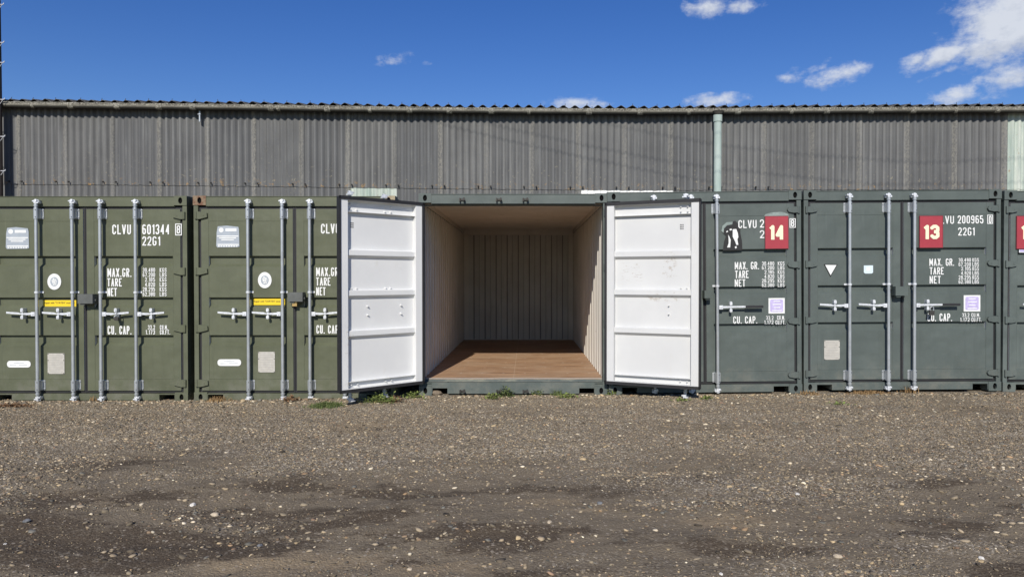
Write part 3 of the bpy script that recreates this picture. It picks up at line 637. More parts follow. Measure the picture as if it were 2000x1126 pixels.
def container(xl, xr, Y, zb, paint, style, sill, rods, label, roll=0, open_=(0, 0), cast_mats=None, pale=False):
    xc = (xl + xr) / 2; hw = (xr - xl) / 2
    root = empty('shipping_container', (xc, Y, zb), (0, roll, 0))
    tag(root, label, 'shipping container', 'shipping containers side by side in a row')
    cm = cast_mats or {}
    for ix, s in enumerate((-1, 1)):
        for iz, (z0, z1) in enumerate(((0, .120), (H - .118, H))):
            for back in (0, 1):
                c = MB(); a, b = s * hw, s * (hw - .163)
                casting(c, min(a, b), max(a, b), z0, z1)
                if back:
                    c.v = [(x, L_ - y, z) for x, y, z in c.v]
                m = cm.get((s, iz), paint) if not back else paint
                o = c.build('corner_casting', [m, M['black']], root)
                if m is not paint: o['label'] = 'rust stained corner casting' if m is M['rusty'] else 'dusty tan corner casting'
        p = MB(); p.box(s * (hw - .004), s * (hw - .056), .006, .016, .120, H - .118); p.box(s * (hw - .004), s * (hw - .014), .016, .15, .120, H - .118)
        p.box(s * (hw - .014), s * (hw - .060), .086, .15, .120, H - .118)
        p.box(s * (hw - .050), s * (hw - .060), .006 + .002, .086, .120, H - .118)
        p.build('corner_post', paint, root)
        p = MB(); p.box(s * (hw - .004), s * (hw - .150), L_ - .05, L_ - .006, .120, H - .118); p.build('corner_post', paint, root)
    hd = MB(); hd.box(-hw + .163, hw - .163, .002, .012, 2.462, H - .012); hd.box(-hw + .16, hw - .16, .012, .10, 2.455, 2.465)
    hd.box(-hw + .02, hw - .02, .085, .11, 2.44, 2.455)
    hd.box(-hw + .163, hw - .163, -.006, .060, H - .012, H - .006)
    hd.build('header_rail', paint, root)
    # sill with two forklift-style openings
    sl = MB(); zt = sill; z0 = .022; pw0, pw1, ph = hw - .365, hw - .172, .092
    sl.box(-pw0, pw0, .002, .012, z0, zt)
    for s in (-1, 1):
        sl.box(s * pw0, s * pw1, .002, .012, ph, zt); sl.box(s * pw1, s * (hw - .163), .002, .012, z0, zt)
        sl.box(s * pw0, s * (pw0 - .008), .012, .30, z0, zt); sl.box(s * (hw - .163), s * (hw - .055), .03, .04, .12, zt)
        sl.box(s * (pw0 - .006), s * (pw1 + .006), .0, .003, ph, ph + .008)
    sl.box(-hw + .06, hw - .06, .012, .086, zt - .012, zt)
    sl.build('sill_rail', paint, root)
    for (xr_, _) in rods[0] + rods[1]:
        for z in (2.51, .055):
            k = MB(); k.box(xr_ - .036, xr_ - .018, -.042, .002, z - .024, z + .020, 0, .003); k.box(xr_ + .014, xr_ + .034, -.050, .002, z - .020, z + .024, 0, .003); k.box(xr_ - .018, xr_ + .014, -.014, .002, z - .012, z + .012)
            k.tube((xr_ + .03, -.056, z), (xr_ + .03, -.03, z), .013, n=8)
            k.build('rod_keeper', M['iron'] if open_ != (0, 0) else M['galv'], root)
    # walls, roof, end wall, floor
    y0, y1 = .15, L_ - .08
    for s in (-1, 1):
        prof = corrug(y0, y1, .278, .036, 1); b = MB()
        for mi, off in ((0, 0), (1, .004)):
            xo = s * (hw - .008)
            P = [[(xo - s * (d + off), y, z) for y, d in prof] for z in (.16, H - .11)]
            b.grid(P, mi)
        b.build('side_wall', [paint, M['lining']], root)
        rl = MB(); rl.box(s * (hw - .002), s * (hw - .062), .15, L_ - .15, H - .13, H - .02, 0); rl.box(s * (hw - .062), s * (hw - .066), .15, L_ - .15, H - .135, H - .05, 1)
        rl.box(s * (hw - .002), s * (hw - .05), .15, L_ - .15, .02, .17, 0); rl.build('side_rail', [paint, M['lining']], root)
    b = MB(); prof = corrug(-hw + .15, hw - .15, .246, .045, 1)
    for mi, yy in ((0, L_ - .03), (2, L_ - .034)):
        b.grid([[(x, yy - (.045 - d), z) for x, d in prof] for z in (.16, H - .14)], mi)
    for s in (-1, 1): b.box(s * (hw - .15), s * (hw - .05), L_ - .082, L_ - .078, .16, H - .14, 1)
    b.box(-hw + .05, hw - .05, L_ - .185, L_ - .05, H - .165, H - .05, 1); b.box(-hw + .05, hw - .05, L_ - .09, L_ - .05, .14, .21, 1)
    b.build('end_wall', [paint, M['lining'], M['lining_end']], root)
    b = MB(); n = 28; prof = []
    for i in range(n):
        a = .10 + (L_ - .16) * i / n; p_ = (L_ - .16) / n
        prof += [(a, 0), (a + p_ * .35, 0), (a + p_ * .45, .014), (a + p_ * .9, .014)]
    prof.append((L_ - .06, 0))
    b.grid([[(x, y, H - .022 - d) for y, d in prof] for x in (-hw + .01, hw - .01)], 0); b.grid([[(x, y, H - .052 - d) for y, d in prof] for x in (-hw + .05, hw - .05)], 1)
    b.build('roof_panel', [paint, M['lining']], root)
    fz = .198 if sill > .15 else .17
    b = MB(); b.box(-hw + .040, hw - .040, .115, L_ - .06, fz - .028, fz); b.build('floor', M['plywood'], root)
    b = MB(); b.box(-hw + .055, hw - .055, .112, .150, fz + .001, fz + .005, 1); b.add([(-hw + .055, .086, zt - .002), (hw - .055, .086, zt - .002), (hw - .055, .112, fz - .004), (-hw + .055, .112, fz - .004)], [(0, 1, 2, 3)])
    b.build('threshold_plate', [M['worn_edge'], M['plate_buff']], root)
    doors = []
    for i, s in enumerate((-1, 1)):
        pv = (s * (hw - .037), -.004, 0)
        white = M['white_l'] if s < 0 else M['white_r']
        doors.append(make_door(root, s, hw, sill, pv, open_[i], paint, white, style, rods[i], 0 if open_ == (0, 0) else (.034, .056)[i]))
    return root, doors, (xc, Y, zb, hw)

class Face:
    """places marks on the outer face of a closed leaf from where they stand in the photo"""
    def __init__(s, info, door, side, roll=0): s.xc, s.Y, s.zb, s.hw = info; s.d = door; s.s = side; s.pv = (side * (s.hw - .037), -.004, 0); s.roll = roll
    def P(s, px, py, y=.012):
        p = at(px, py, s.Y + y); dx, dz = p.x - s.xc, p.z - s.zb
        c, sn = math.cos(s.roll), math.sin(s.roll)
        return dx * c - dz * sn, dx * sn + dz * c
    def rect(s, x0, y0, x1, y1):
        a = s.P(x0, y1); b = s.P(x1, y0); return a[0], b[0], a[1], b[1]
    def text(s, mb, txt, x0, y0, x1, y1, mi=0, bold=.137, y=.0105):
        a = s.rect(x0, y0, x1, y1); m = MB(); block_text(m, txt, a[0], a[1], a[2], a[3], y, mi, bold); s.build(m, 'lettering', M['letter'])
    def build(s, mb, name, mats, label=None): return mb.build(name, mats, s.d, s.pv, label)

def weights(f, mb, X, Yt, rows, dot='.'):
    pass

# ---- A : far left, olive
def pxl(px, Y): return (px - VX) / F * Y
YA = 8.88; A_z = at(0, 784.3, YA).z
def rl(px, Y, xc): return pxl(px, Y - .058) - xc
xlA, xrA = pxl(-36, YA), pxl(366, YA); xcA = (xlA + xrA) / 2
A, dA, iA = container(xlA, xrA, YA, A_z, M['olive'], 'old', .105,
    ([(rl(71.5, YA, xcA), 1), (rl(141.5, YA, xcA), 1)], [(rl(196, YA, xcA), 0), (rl(265, YA, xcA), 0)]),
    'olive green closed container numbered CLVU 601344, at the left end of the row')
# ---- B : second, olive, behind the open left leaf
xlB, xrB = pxl(378, YA), pxl(772, YA); xcB = (xlB + xrB) / 2
B, dB, iB = container(xlB, xrB, YA, A_z + .002, M['olive'], 'old', .105,
    ([(rl(484.5, YA, xcB), 1), (rl(551.5, YA, xcB), 1)], [(rl(605, YA, xcB), 0), (rl(673, YA, xcB), 0)]),
    'olive green closed container half hidden behind an open white door', cast_mats={(-1, 1): M['rusty'], (1, 1): M['dusty']})
# ---- C : the open one
YC = 9.06; C_z = at(1000, 771.5, YC).z
xlC, xrC = pxl(818, YC), pxl(1187, YC); xcC = (xlC + xrC) / 2
C_, dC, iC = container(xlC, xrC, YC, C_z, M['slate'], 'new', .165,
    ([(-.655, 1), (-.185, 1)], [(.155, 0)]),
    'open empty container with white inner doors swung wide and a plywood floor', open_=(R(-137), R(155.5)))
# ---- 14
YD = 9.02; D_z = at(1380, 769.0, YD).z; rD = -R(.55)
xlD, xrD = pxl(1189.5, YD), pxl(1568, YD); xcD = (xlD + xrD) / 2
D, dD, iD = container(xlD, xrD, YD, D_z, M['slate'], 'new', .120,
    ([(-.655, 1), (-.185, 1)], [(rl(1403, YD, xcD), 0)]),
    'grey green closed container with red number 14 sign', roll=rD)
# ---- 13
YE = 9.08; E_z = at(1764, 763.6, YE).z; rE = -R(.35)
xlE, xrE = pxl(1571, YE), pxl(1957, YE); xcE = (xlE + xrE) / 2
E, dE, iE = container(xlE, xrE, YE, E_z, M['slate'], 'new', .120,
    ([(rl(1661, YE, xcE), 1), (rl(1737, YE, xcE), 1)], [(rl(1787.5, YE, xcE), 0)]),
    'grey green closed container with red number 13 sign', roll=rE)
# ---- the next one, mostly out of frame
YG = 9.10; G_z = at(2000, 764, YG).z
xlG = pxl(1960, YG); xrG = xlG + 2.50; xcG = (xlG + xrG) / 2
G, dG, iG = container(xlG, xrG, YG, G_z, M['slate_pale'], 'new', .120,
    ([(-.655, 1), (-.185, 1)], [(.155, 0)]), 'grey green container cut off by the right edge, its red sign showing a 1')

# writing and plates -------------------------------------------------
def letters_old(f, dx=0, dy=0):
    m = MB(); T = lambda s_, a, b, c, d, bo=.137: f.text(m, s_, a + dx, b + dy, c + dx, d + dy, 0, bo)
    T('CLVU', 219.5, 438.5, 256, 457.5); T('601344', 278, 438, 331.5, 457.5); T('22G1', 278, 461.5, 313, 479.5)
    T('8', 345.5, 440, 352, 456)
    for r in ((342.3, 436.5, 355, 438.2), (342.3, 457.8, 355, 459.5), (342.3, 438.2, 343.9, 457.8), (353.4, 438.2, 355, 457.8)):
        a = f.rect(r[0] + dx, r[1] + dy, r[2] + dx, r[3] + dy); m.add([(a[0], .0105, a[2]), (a[1], .0105, a[2]), (a[1], .0105, a[3]), (a[0], .0105, a[3])], [(0, 1, 2, 3)])
    T('MAX.GR.', 210, 523.5, 257, 540.5); T('TARE', 210, 543, 238, 559); T('NET', 210, 562, 228.5, 578)
    for i, (n_, u) in enumerate((('30.480', 'KGS'), ('67.200', 'LBS'), ('2.185', 'KGS'), ('4.820', 'LBS'), ('28.295', 'KGS'), ('62.380', 'LBS'))):
        y = 523 + i * 9.4; w = 24 if len(n_) == 6 else 19.5
        T(n_, 303 - w, y, 303, y + 8, .15); T(u, 312, y, 325.5, y + 8, .15)
    T('CU. CAP.', 210.5, 636, 257, 652.5); T('33.2', 289, 634.5, 303, 642.8, .15); T('CU.M.', 312.5, 634.5, 328, 642.8, .15)
    T('1.173', 284.5, 643.8, 303, 652.5, .15); T('CU.FT.', 312.5, 643.8, 332.5, 652.5, .15)
    f.build(m, 'letter_frame', M['letter'])
fA1 = Face(iA, dA[1], 1); letters_old(fA1)
fB1 = Face(iB, dB[1], 1); letters_old(fB1, 407.5, -1.5)
def marks_old(f, dx, dy):
    # torn grey maker's sticker
    m = MB(); a = f.rect(11.5 + dx, 444 + dy, 56.5 + dx, 486 + dy)
    pts = [(a[0], a[2] + .02), (a[0] + .015, a[2]), (a[1] - .03, a[2] + .004), (a[1], a[2] + .01), (a[1] - .004, a[3] - .05), (a[1] - .012, a[3] - .012), (a[0] + .13, a[3] + .004), (a[0] + .02, a[3] - .006), (a[0] + .006, a[3] - .08)]
    m.prism(pts, .0100, .0125, 0)
    yy = .0085; X0, X1, Z0, Z1 = a; w = X1 - X0; h = Z1 - Z0
    c = (X0 + w * .22, Z1 - h * .19)
    m.prism([(c[0] + .030 * math.cos(t_), c[1] + .030 * math.sin(t_)) for t_ in [i * math.pi / 8 for i in range(16)]], yy, .0099, 1)
    m.box(X0 + w * .40, X1 - w * .12, yy, .0099, Z1 - h * .25, Z1 - h * .12, 1)
    for k, (a0, a1) in enumerate(((.04, .96), (.12, .86), (.22, .76))): m.box(X0 + w * a0, X0 + w * a1, yy, .0099, Z0 + h * (.50 - k * .085), Z0 + h * (.55 - k * .085), 1)
    m.box(X0 + w * .06, X0 + w * .97, yy, .0099, Z0 + h * .11, Z0 + h * .16, 1)
    for k in range(8): m.box(X0 + w * (.08 + .11 * k), X0 + w * (.15 + .11 * k), yy, .0099, Z0 + h * .03, Z0 + h * .09, 1)
    f.build(m, 'sticker', [M['plate_grey'], M['letter']], 'torn grey sticker with white print')
    # oval certifying emblem
    m = MB(); a = f.rect(93 + dx, 534 + dy, 119.5 + dx, 565.5 + dy); cx, cz = (a[0] + a[1]) / 2, (a[2] + a[3]) / 2; rx, rz = (a[1] - a[0]) / 2, (a[3] - a[2]) / 2
    el_ = lambda k, n=28: [(cx + rx * k * math.cos(i * 2 * math.pi / n), cz + rz * k * math.sin(i * 2 * math.pi / n)) for i in range(n)]
    m.prism(el_(1), .0095, .0125, 0); m.prism(el_(.58), .0080, .0094, 1)
    for (ux, uz, w_, h_) in ((-.10, .30, .10, .14), (.16, .22, .12, .10), (-.16, -.02, .12, .16), (.10, -.08, .10, .22), (-.05, -.34, .14, .08), (.22, -.30, .08, .12), (-.30, .12, .05, .14), (.33, .02, .04, .16)):
        m.box(cx + rx * (ux - w_), cx + rx * (ux + w_), .0065, .0079, cz + rz * (uz - h_), cz + rz * (uz + h_), 0)
    f.build(m, 'emblem', [M['letter'], M['plate_grey']], 'white oval emblem')
    # yellow repair label
    m = MB(); a = f.rect(81.5 + dx, 586 + dy, 146 + dx, 598.5 + dy); y_ = .044
    m.box(a[0], a[1], y_, y_ + .003, a[2], a[3], 0)
    zz0 = a[2] + (a[3] - a[2]) * .36; zz1 = a[2] + (a[3] - a[2]) * .74
    text_geo(m, 'Repair with "CORTEN" steel only', a[0] + .012, a[1] - .02, zz0, zz1, y_ - .0012, 1, .012)
    f.build(m, 'warning_label', [M['yellow'], M['ink']], 'yellow repair label with black print')
    # long rounded white label
    m = MB(); a = f.rect(14 + dx, 704 + dy, 60 + dx, 717 + dy); m.rrect(a[0], a[1], a[2], a[3], .038, .0095, .0125, 0)
    for z_, a0, a1 in ((.66, .28, .72), (.32, .12, .38), (.36, .50, .86)): m.box(a[0] + (a[1] - a[0]) * a0, a[0] + (a[1] - a[0]) * a1, .008, .0094, a[2] + (a[3] - a[2]) * z_, a[2] + (a[3] - a[2]) * (z_ + .06), 1)
    f.build(m, 'sticker', [M['letter'], M['plate_grey']], 'white sticker with rounded ends')
    data_plate(f, 93.5 + dx, 689.5 + dy, 126 + dx, 729.5 + dy)
def data_plate(f, x0, y0, x1, y1):
    m = MB(); a = f.rect(x0, y0, x1, y1); m.box(a[0], a[1], .0085, .0125, a[2], a[3], 0); w = a[1] - a[0]; h = a[3] - a[2]
    for k in range(11):
        z = a[3] - h * (.07 + k * .083); m.box(a[0] + w * .08, a[0] + w * (.9 if k % 3 else .7), .0070, .0084, z - .0022, z, 1)
    for cx_, cz_ in ((.04, .97), (.96, .97), (.04, .03), (.96, .03), (.04, .66), (.96, .66)):
        m.tube((a[0] + w * cx_, .004, a[2] + h * cz_), (a[0] + w * cx_, .0085, a[2] + h * cz_), .005, n=8, mi=2)
    f.build(m, 'data_plate', [M['plate_buff'], M['etch'], M['iron']])
marks_old(Face(iA, dA[0], -1), 0, 0); marks_old(Face(iB, dB[0], -1), 411, -3)
def lock_box(f, side, x0, y0, x1, y1, mat, half=False):
    m = MB(); a = f.rect(x0, y0, x1, y1)
    # correct for the box standing 10 cm proud of the door
    k = (f.Y - .10) / (f.Y + .012)
    X0, X1 = (a[0] + f.xc) * k - f.xc, (a[1] + f.xc) * k - f.xc
    Z0, Z1 = (a[2] + f.zb - EYE) * k + EYE - f.zb, (a[3] + f.zb - EYE) * k + EYE - f.zb
    t_ = .004
    m.box(X0, X1, -.105, -.101, Z0, Z1); m.box(X0, X1, -.101, .010, Z1 - t_, Z1); m.box(X0, X0 + t_, -.101, .010, Z0, Z1 - t_); m.box(X1 - t_, X1, -.101, .010, Z0, Z1 - t_)
    m.box(X0 + t_, X1 - t_, -.02, -.012, Z0, Z1 - t_, 1)
    m.box(X0 + .01, X1 - .02, .006, .012, Z0 - .010, Z1 - .01)
    m.box(X0 + .02, X0 + .075, -.085, -.02, Z0 - .020, Z0 + .01)
    if not half: m.tube((X1 - .004, -.05, (Z0 + Z1) / 2 - .02), (X1 + .012, -.05, (Z0 + Z1) / 2 - .02), .016, n=10, mi=0)
    return f.build(m, 'lock_box', [mat, M['black']])
M['boxgrey'] = plain('dark grey lock box paint', (.105, .112, .105), .55, 0, .4, .12)
lock_box(Face(iA, dA[0], -1), -1, 152, 574, 181, 592.5, M['boxgrey'])
lock_box(Face(iB, dB[0], -1), -1, 562, 570.5, 591, 588.5, M['boxgrey'])
lock_box(Face(iE, dE[0], -1, rE), -1, 1749, 559, 1773, 577, M['slate'])
lock_box(Face(iD, dD[1], 1, rD), 1, 1376, 567, 1389, 582, M['slate'], True)

def letters_new(f, kind, dx=0, dy=0):
    m = MB(); T = lambda s_, a, b, c, d, bo=.137: f.text(m, s_, a + dx, b + dy, c + dx, d + dy, 0, bo)
    def frame(x0, y0, x1, y1):
        w_ = 1.5
        for r in ((x0, y0, x1, y0 + w_), (x0, y1 - w_, x1, y1), (x0, y0 + w_, x0 + w_, y1 - w_), (x1 - w_, y0 + w_, x1, y1 - w_)):
            a = f.rect(r[0] + dx, r[1] + dy, r[2] + dx, r[3] + dy); m.add([(a[0], .0105, a[2]), (a[1], .0105, a[2]), (a[1], .0105, a[3]), (a[0], .0105, a[3])], [(0, 1, 2, 3)])
    if kind == 14:
        T('CLVU', 1442, 429.5, 1477.5, 445.5); T('2', 1484, 428.5, 1492, 444.5); T('2', 1484, 449.5, 1492.5, 465); T('8', 1544.5, 428.5, 1551, 442.5, .15); frame(1542, 426.3, 1554, 444.7)
        T('MAX. GR.', 1435, 511, 1482.5, 526); T('TARE', 1435.5, 528, 1462, 543); T('NET', 1435, 545, 1455.5, 559.5)
        nx1, ux0, ux1, ny, st_ = 1512, 1519, 1532, 510.5, 8.4
        T('CU. CAP.', 1432, 617, 1479, 631.5); T('33.2', 1496, 616.5, 1510.5, 624); T('CU.M.', 1517.5, 616, 1533, 624, .15); T('1.172', 1492.5, 625, 1510.5, 632.5, .15); T('CU.FT.', 1514.5, 625, 1534, 633, .15)
    else:
        T('VU', 1846, 421.5, 1863, 437); T('.', 1841.5, 434.5, 1843.8, 437, .9); T('200965', 1870, 420.5, 1920.5, 436.5); T('22G1', 1871, 444, 1903.5, 460); T('0', 1931, 421.5, 1936.5, 435.5); frame(1928, 419.3, 1939.3, 437)
        T('MAX. GR.', 1815, 504.5, 1863.5, 519); T('TARE', 1815.5, 521.5, 1843, 536); T('NET', 1815.5, 538.5, 1837, 553.5)
        nx1, ux0, ux1, ny, st_ = 1896, 1899, 1911.5, 503.7, 8.5
        T('CU. CAP.', 1811, 611.5, 1859.5, 627); T('33.2', 1879, 611, 1893, 618.5, .15); T('CU.M.', 1897, 611, 1914, 618.5, .15); T('1.172', 1875, 620, 1893.5, 627.5, .15); T('CU.FT.', 1897, 620, 1917, 627.5, .15)
    for i, (n_, u) in enumerate((('30.480', 'KGS'), ('67.200', 'LBS'), ('2.185', 'KGS'), ('4.820', 'LBS'), ('28.295', 'KGS'), ('62.380', 'LBS'))):
        y = ny + i * st_; w_ = 24 if len(n_) == 6 else 19
        T(n_, nx1 - w_, y, nx1, y + 7.4, .15); T(u, ux0, y, ux1, y + 7.4, .15)
    f.build(m, 'letter_frame', M['letter'])
def number_sign(f, txt, x0, y0, x1, y1, tx, label, tw=1.0):
    m = MB(); a = f.rect(x0, y0, x1, y1); m.box(a[0], a[1], -.004, .010, a[2], a[3], 0, .002)
    g_ = .006
    for r in ((a[0], a[1], a[3] - g_, a[3]), (a[0], a[1], a[2], a[2] + g_), (a[0], a[0] + g_, a[2] + g_, a[3] - g_), (a[1] - g_, a[1], a[2] + g_, a[3] - g_)):
        m.box(r[0], r[1], -.0065, -.0042, r[2], r[3], 2)
    b = f.rect(*tx)
    block_text(m, txt, b[0], b[1], b[2], b[3], -.0075, 1, .235, .22)
    f.build(m, 'number_sign', [M['red'], M['cream'], M['red_edge']], label)
M['red_edge'] = plain('dark red sign edge', (.20, .035, .045), .5)
def violet_sticker(f, x0, y0, x1, y1):
    m = MB(); a = f.rect(x0, y0, x1, y1); w = a[1] - a[0]; h = a[3] - a[2]
    m.box(a[0], a[1], .0095, .0125, a[2], a[3], 0); m.rrect(a[0] + w * .10, a[1] - w * .10, a[2] + h * .10, a[3] - h * .09, .018, .008, .0094, 1)
    for k, (p0, p1) in enumerate(((.30, .72), (.24, .78), (.32, .70), (.22, .80))): z = a[3] - h * (.24 + k * .20); m.box(a[0] + w * p0, a[0] + w * p1, .0065, .0079, z, z + h * .06, 0)
    f.build(m, 'sticker', [M['letter'], M['violet']], 'white square sticker with faded violet print')
fD = Face(iD, dD[1], 1, rD); letters_new(fD, 14)
number_sign(fD, '14', 1493.5, 421.5, 1539, 486, (1500.5, 439.5, 1531.5, 468), 'red sign with cream number 14')
violet_sticker(fD, 1501, 581.5, 1532.5, 612)
m = MB(); a = fD.rect(1492, 413.5, 1541, 423)     # bare patch left above the sign by an older sticker
m.prism([(a[0], a[2]), (a[1], a[2] - .01), (a[1] - .01, a[2] + .03), (a[1] - .09, a[3]), (a[0] + .10, a[3] - .006), (a[0] + .02, a[2] + .03)], .0105, .0125)
M['glue'] = plain('pale glue residue', (.24, .29, .27), .8, 0, .2, .15, 20)
fD.build(m, 'glue_patch', M['glue'])
# half peeled black and white sticker
m = MB()
def pl(pts, y, mi, f=fD): m.prism([f.P(x, y_) for x, y_ in pts][::-1], y, y + .0014, mi)
pl([(1412, 489), (1414, 472), (1418, 461), (1409, 452), (1412, 441), (1420, 437), (1428, 436), (1432, 432), (1436, 431), (1441, 436), (1446, 447), (1446, 455), (1449, 470), (1450, 488), (1430, 489)], .0108, 0)
pl([(1409, 451), (1411, 441), (1419, 434), (1431, 433), (1430, 438), (1420, 440), (1414, 446), (1413, 455)], .0100, 3)
pl([(1417, 459), (1420, 449), (1425, 447), (1430, 449), (1431, 463), (1428, 465), (1422, 458)], .0094, 0)
pl([(1431, 447.5), (1438, 447), (1441, 455), (1442, 463), (1440, 467), (1442, 478), (1438, 478), (1436, 472), (1431, 462), (1431, 455)], .0094, 1)
pl([(1422, 458), (1425, 463), (1427, 468), (1426, 483), (1420, 483), (1423, 475), (1423, 466)], .0094, 1)
pl([(1418, 452), (1421, 450), (1422, 452), (1419, 454)], .0080, 1); pl([(1424, 448), (1428, 446), (1430, 449), (1426, 450)], .0080, 1)
pl([(1435, 482), (1438, 480), (1439, 484), (1436, 485)], .0094, 1)
fD.build(m, 'sticker', [M['ink'], M['letter'], M['plate_grey'], M['glue']], 'peeling black and white sticker')
fE1 = Face(iE, dE[1], 1, rE); fE0 = Face(iE, dE[0], -1, rE); letters_new(fE1, 13)
number_sign(fE1, '13', 1794.5, 421, 1840.5, 484, (1801, 439, 1833, 467), 'red sign with cream number 13')
violet_sticker(fE1, 1882, 576, 1914.5, 608)
m = MB(); P3 = [fE0.P(1609, 515.5), fE0.P(1636, 516), fE0.P(1622, 540)]; m.prism(P3[::-1], .0095, .0125, 1)
cx_, cz_ = sum(p[0] for p in P3) / 3, sum(p[1] for p in P3) / 3
m.prism([(cx_ + (p[0] - cx_) * .82, cz_ + (p[1] - cz_) * .82) for p in P3][::-1], .008, .0094, 0); fE0.build(m, 'emblem', [M['letter'], M['ink']], 'white triangle emblem')
m = MB(); a = fE0.rect(1687, 518, 1705, 534); m.prism([(a[0], a[3]), (a[0], a[2] + .012), (a[0] + .02, a[2]), (a[1] - .02, a[2]), (a[1], a[2] + .012), (a[1], a[3])], .0095, .0125, 0)
m.box(a[0] + .03, a[1] - .04, .008, .0094, a[2] + .03, a[3] - .02, 1)
M['pale_blue'] = plain('pale blue sticker', (.62, .72, .76), .5, 0, .3, .05)
fE0.build(m, 'sticker', [M['pale_blue'], M['letter']], 'small pale shield sticker')
data_plate(fE0, 1609.5, 664, 1640, 702)
fG = Face(iG, dG[0], -1)
number_sign(fG, '12', 1983.5, 421.5, 2030, 486, (1991, 439.5, 2024, 467), 'red number sign, its first numeral 1 in view')
m = MB(); a = fG.rect(1990, 487, 2012, 493); m.box(a[0], a[1], .008, .0125, a[2], a[3], 0); m.box(a[0] + .008, a[1], .0065, .008, a[2] + .008, a[3], 1); fG.build(m, 'sticker', [M['letter'], M['violet']])
# padlocks
def padlock(px, py, Y, body, label, sc=1.0, tilt=0):
    p = at(px, py, Y); r = empty('padlock', p, (0, R(tilt), 0)); tag(r, label, 'padlock', 'padlocks on the container doors')
    m = MB(); m.box(-.020 * sc, .020 * sc, -.010, .010, -.038 * sc, 0, 0, .003); m.build('lock_body', body, r)
    m = MB(); pts = [Vector((.013 * sc * math.cos(a_), 0, .018 * sc + .013 * sc * math.sin(a_))) for a_ in [math.pi * i / 8 for i in range(9)]]
    pts = [Vector((.013 * sc, 0, 0))] + pts + [Vector((-.013 * sc, 0, 0))]
    for i in range(len(pts) - 1): m.tube(pts[i], pts[i + 1], .0035 * sc, n=8, caps=False)
    m.build('shackle', M['galv'], r); return r
padlock(228, 618, YA - .075, M['iron'], 'dark padlock with brass side hanging from a handle of the leftmost container', 1.3, 8)
padlock(1820, 606, YE - .075, M['iron'], 'black padlock on the right door handle of the container numbered 13', 1.6, 4)
padlock(575.5, 589.0, YA - .06, M['brass'], 'brass padlock showing below the grey lock box of the second container', 1.5, 0)

# ------------------------------------------------------------------ the long building behind
YW = 15.38
sx_ = [-600, 0, 250, 500, 750, 1000, 1250, 1500, 1750, 2000, 2600]
sag_g = [197, 199, 202, 205, 209, 211.5, 213, 211.5, 210, 209, 207]
lap_y = [358, 360, 361.5, 364, 367.5, 370, 372, 371, 370.5, 370, 369]
def sag(px): return float(np.interp(px, sx_, sag_g)) 
def lap(px): return float(np.interp(px, sx_, lap_y))
ware = empty('warehouse', (0, YW, 0)); tag(ware, 'long grey building of corrugated fibre cement behind the containers', 'building')
seam = [41.5, 132.6, 224.4, 315.4, 409, 499.5, 592, 682.5, 773, 862.5, 952.5, 1041, 1131.5, 1221, 1311, 1401, 1492, 1585, 1678, 1770, 1863, 1960]
while seam[0] > -900: seam.insert(0, seam[0] - 91)
while seam[-1] < 2900: seam.append(seam[-1] + 92)
def wall_row(mb, i, ztop_px, zbot_px, yoff, row, mi=0, zbot=None):
    a, b = seam[i], seam[i + 1]; n = 56 + 3
    rows = []
    uvs = []
    for tz in (0.0, 1.0):
        P = []; U = []
        for k in range(n):
            f_ = k / 56.0; px = a + (b - a) * f_
            zt = at(px, sag(px) + 9, YW).z; zl = at(px, lap(px), YW).z + (.004 * math.sin(px * .21) if row == 0 else .02)
            zz = (zl if row == 0 else (zbot if zbot is not None else -.1)) * (1 - tz) + (zt if row == 0 else zl) * tz
            y = -.024 * math.cos(2 * math.pi * 7 * f_) - .024 + yoff - .006 * f_
            P.append((pxl(px, YW), y, zz)); U.append((i + f_ / (n / 56.0) * .9985, zz - zl if row == 0 else .3 + (zl - zz)))
        rows.append(P); uvs.append(U)
    mb.grid(rows, mi, True, uvs)
    # lower edge thickness
    lo = rows[0]; mb.grid([lo, [(x, y + .010, z) for x, y, z in lo]], mi, False, [uvs[0], uvs[0]])
    # right-hand edge thickness of the lap
    e0, e1 = rows[0][-1], rows[1][-1]; mb.grid([[e0, e1], [(e0[0], e0[1] + .008, e0[2]), (e1[0], e1[1] + .008, e1[2])]], mi, False, [[uvs[0][-1], uvs[1][-1]], [uvs[0][-1], uvs[1][-1]]])
wall = MB()
i1960 = seam.index(1960); i682 = seam.index(682.5); i1131 = seam.index(1131.5)
for i in range(len(seam) - 1):
    if i != i1960: wall_row(wall, i, 0, 0, 0, 0)
    if i not in (i682, i1131, i1131 + 1, i1960): wall_row(wall, i, 0, 0, .014, 1)
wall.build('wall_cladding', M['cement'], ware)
tr = MB(); wall_row(tr, i1960, 0, 0, -.004, 0); wall_row(tr, i1960, 0, 0, .008, 1); tr.build('rooflight_sheet', M['translucent'], ware, label='pale green translucent sheet at the right end')
tr = MB(); wall_row(tr, i682, 0, 0, .012, 1); tr.build('rooflight_sheet', M['translucent'], ware, label='pale green sheet stained with rust')
for k in (0, 1):
    tr = MB(); wall_row(tr, i1131 + k, 0, 0, .012, 1); tr.build('rooflight_sheet', M['sheet_white'], ware, label='clean white sheet under the lap line')
# backing so that no light leaks, plus the far sides of the shed
x0w, x1w = pxl(seam[0], YW), pxl(seam[-1], YW)
bk = MB(); P = []
for px in np.linspace(seam[0], seam[-1], 40): x_ = pxl(px, YW); P.append([(x_, .06, -.15), (x_, .06, at(px, sag(px) + 6, YW).z)])
bk.grid(P); bk.box(x0w, x0w + .1, .07, 14, -.15, 5.2); bk.box(x1w - .1, x1w, .07, 14, -.15, 5.2); bk.box(x0w + .1, x1w - .1, 13.9, 14, -.15, 5.2)
bk.build('inner_wall', M['pole'], ware)
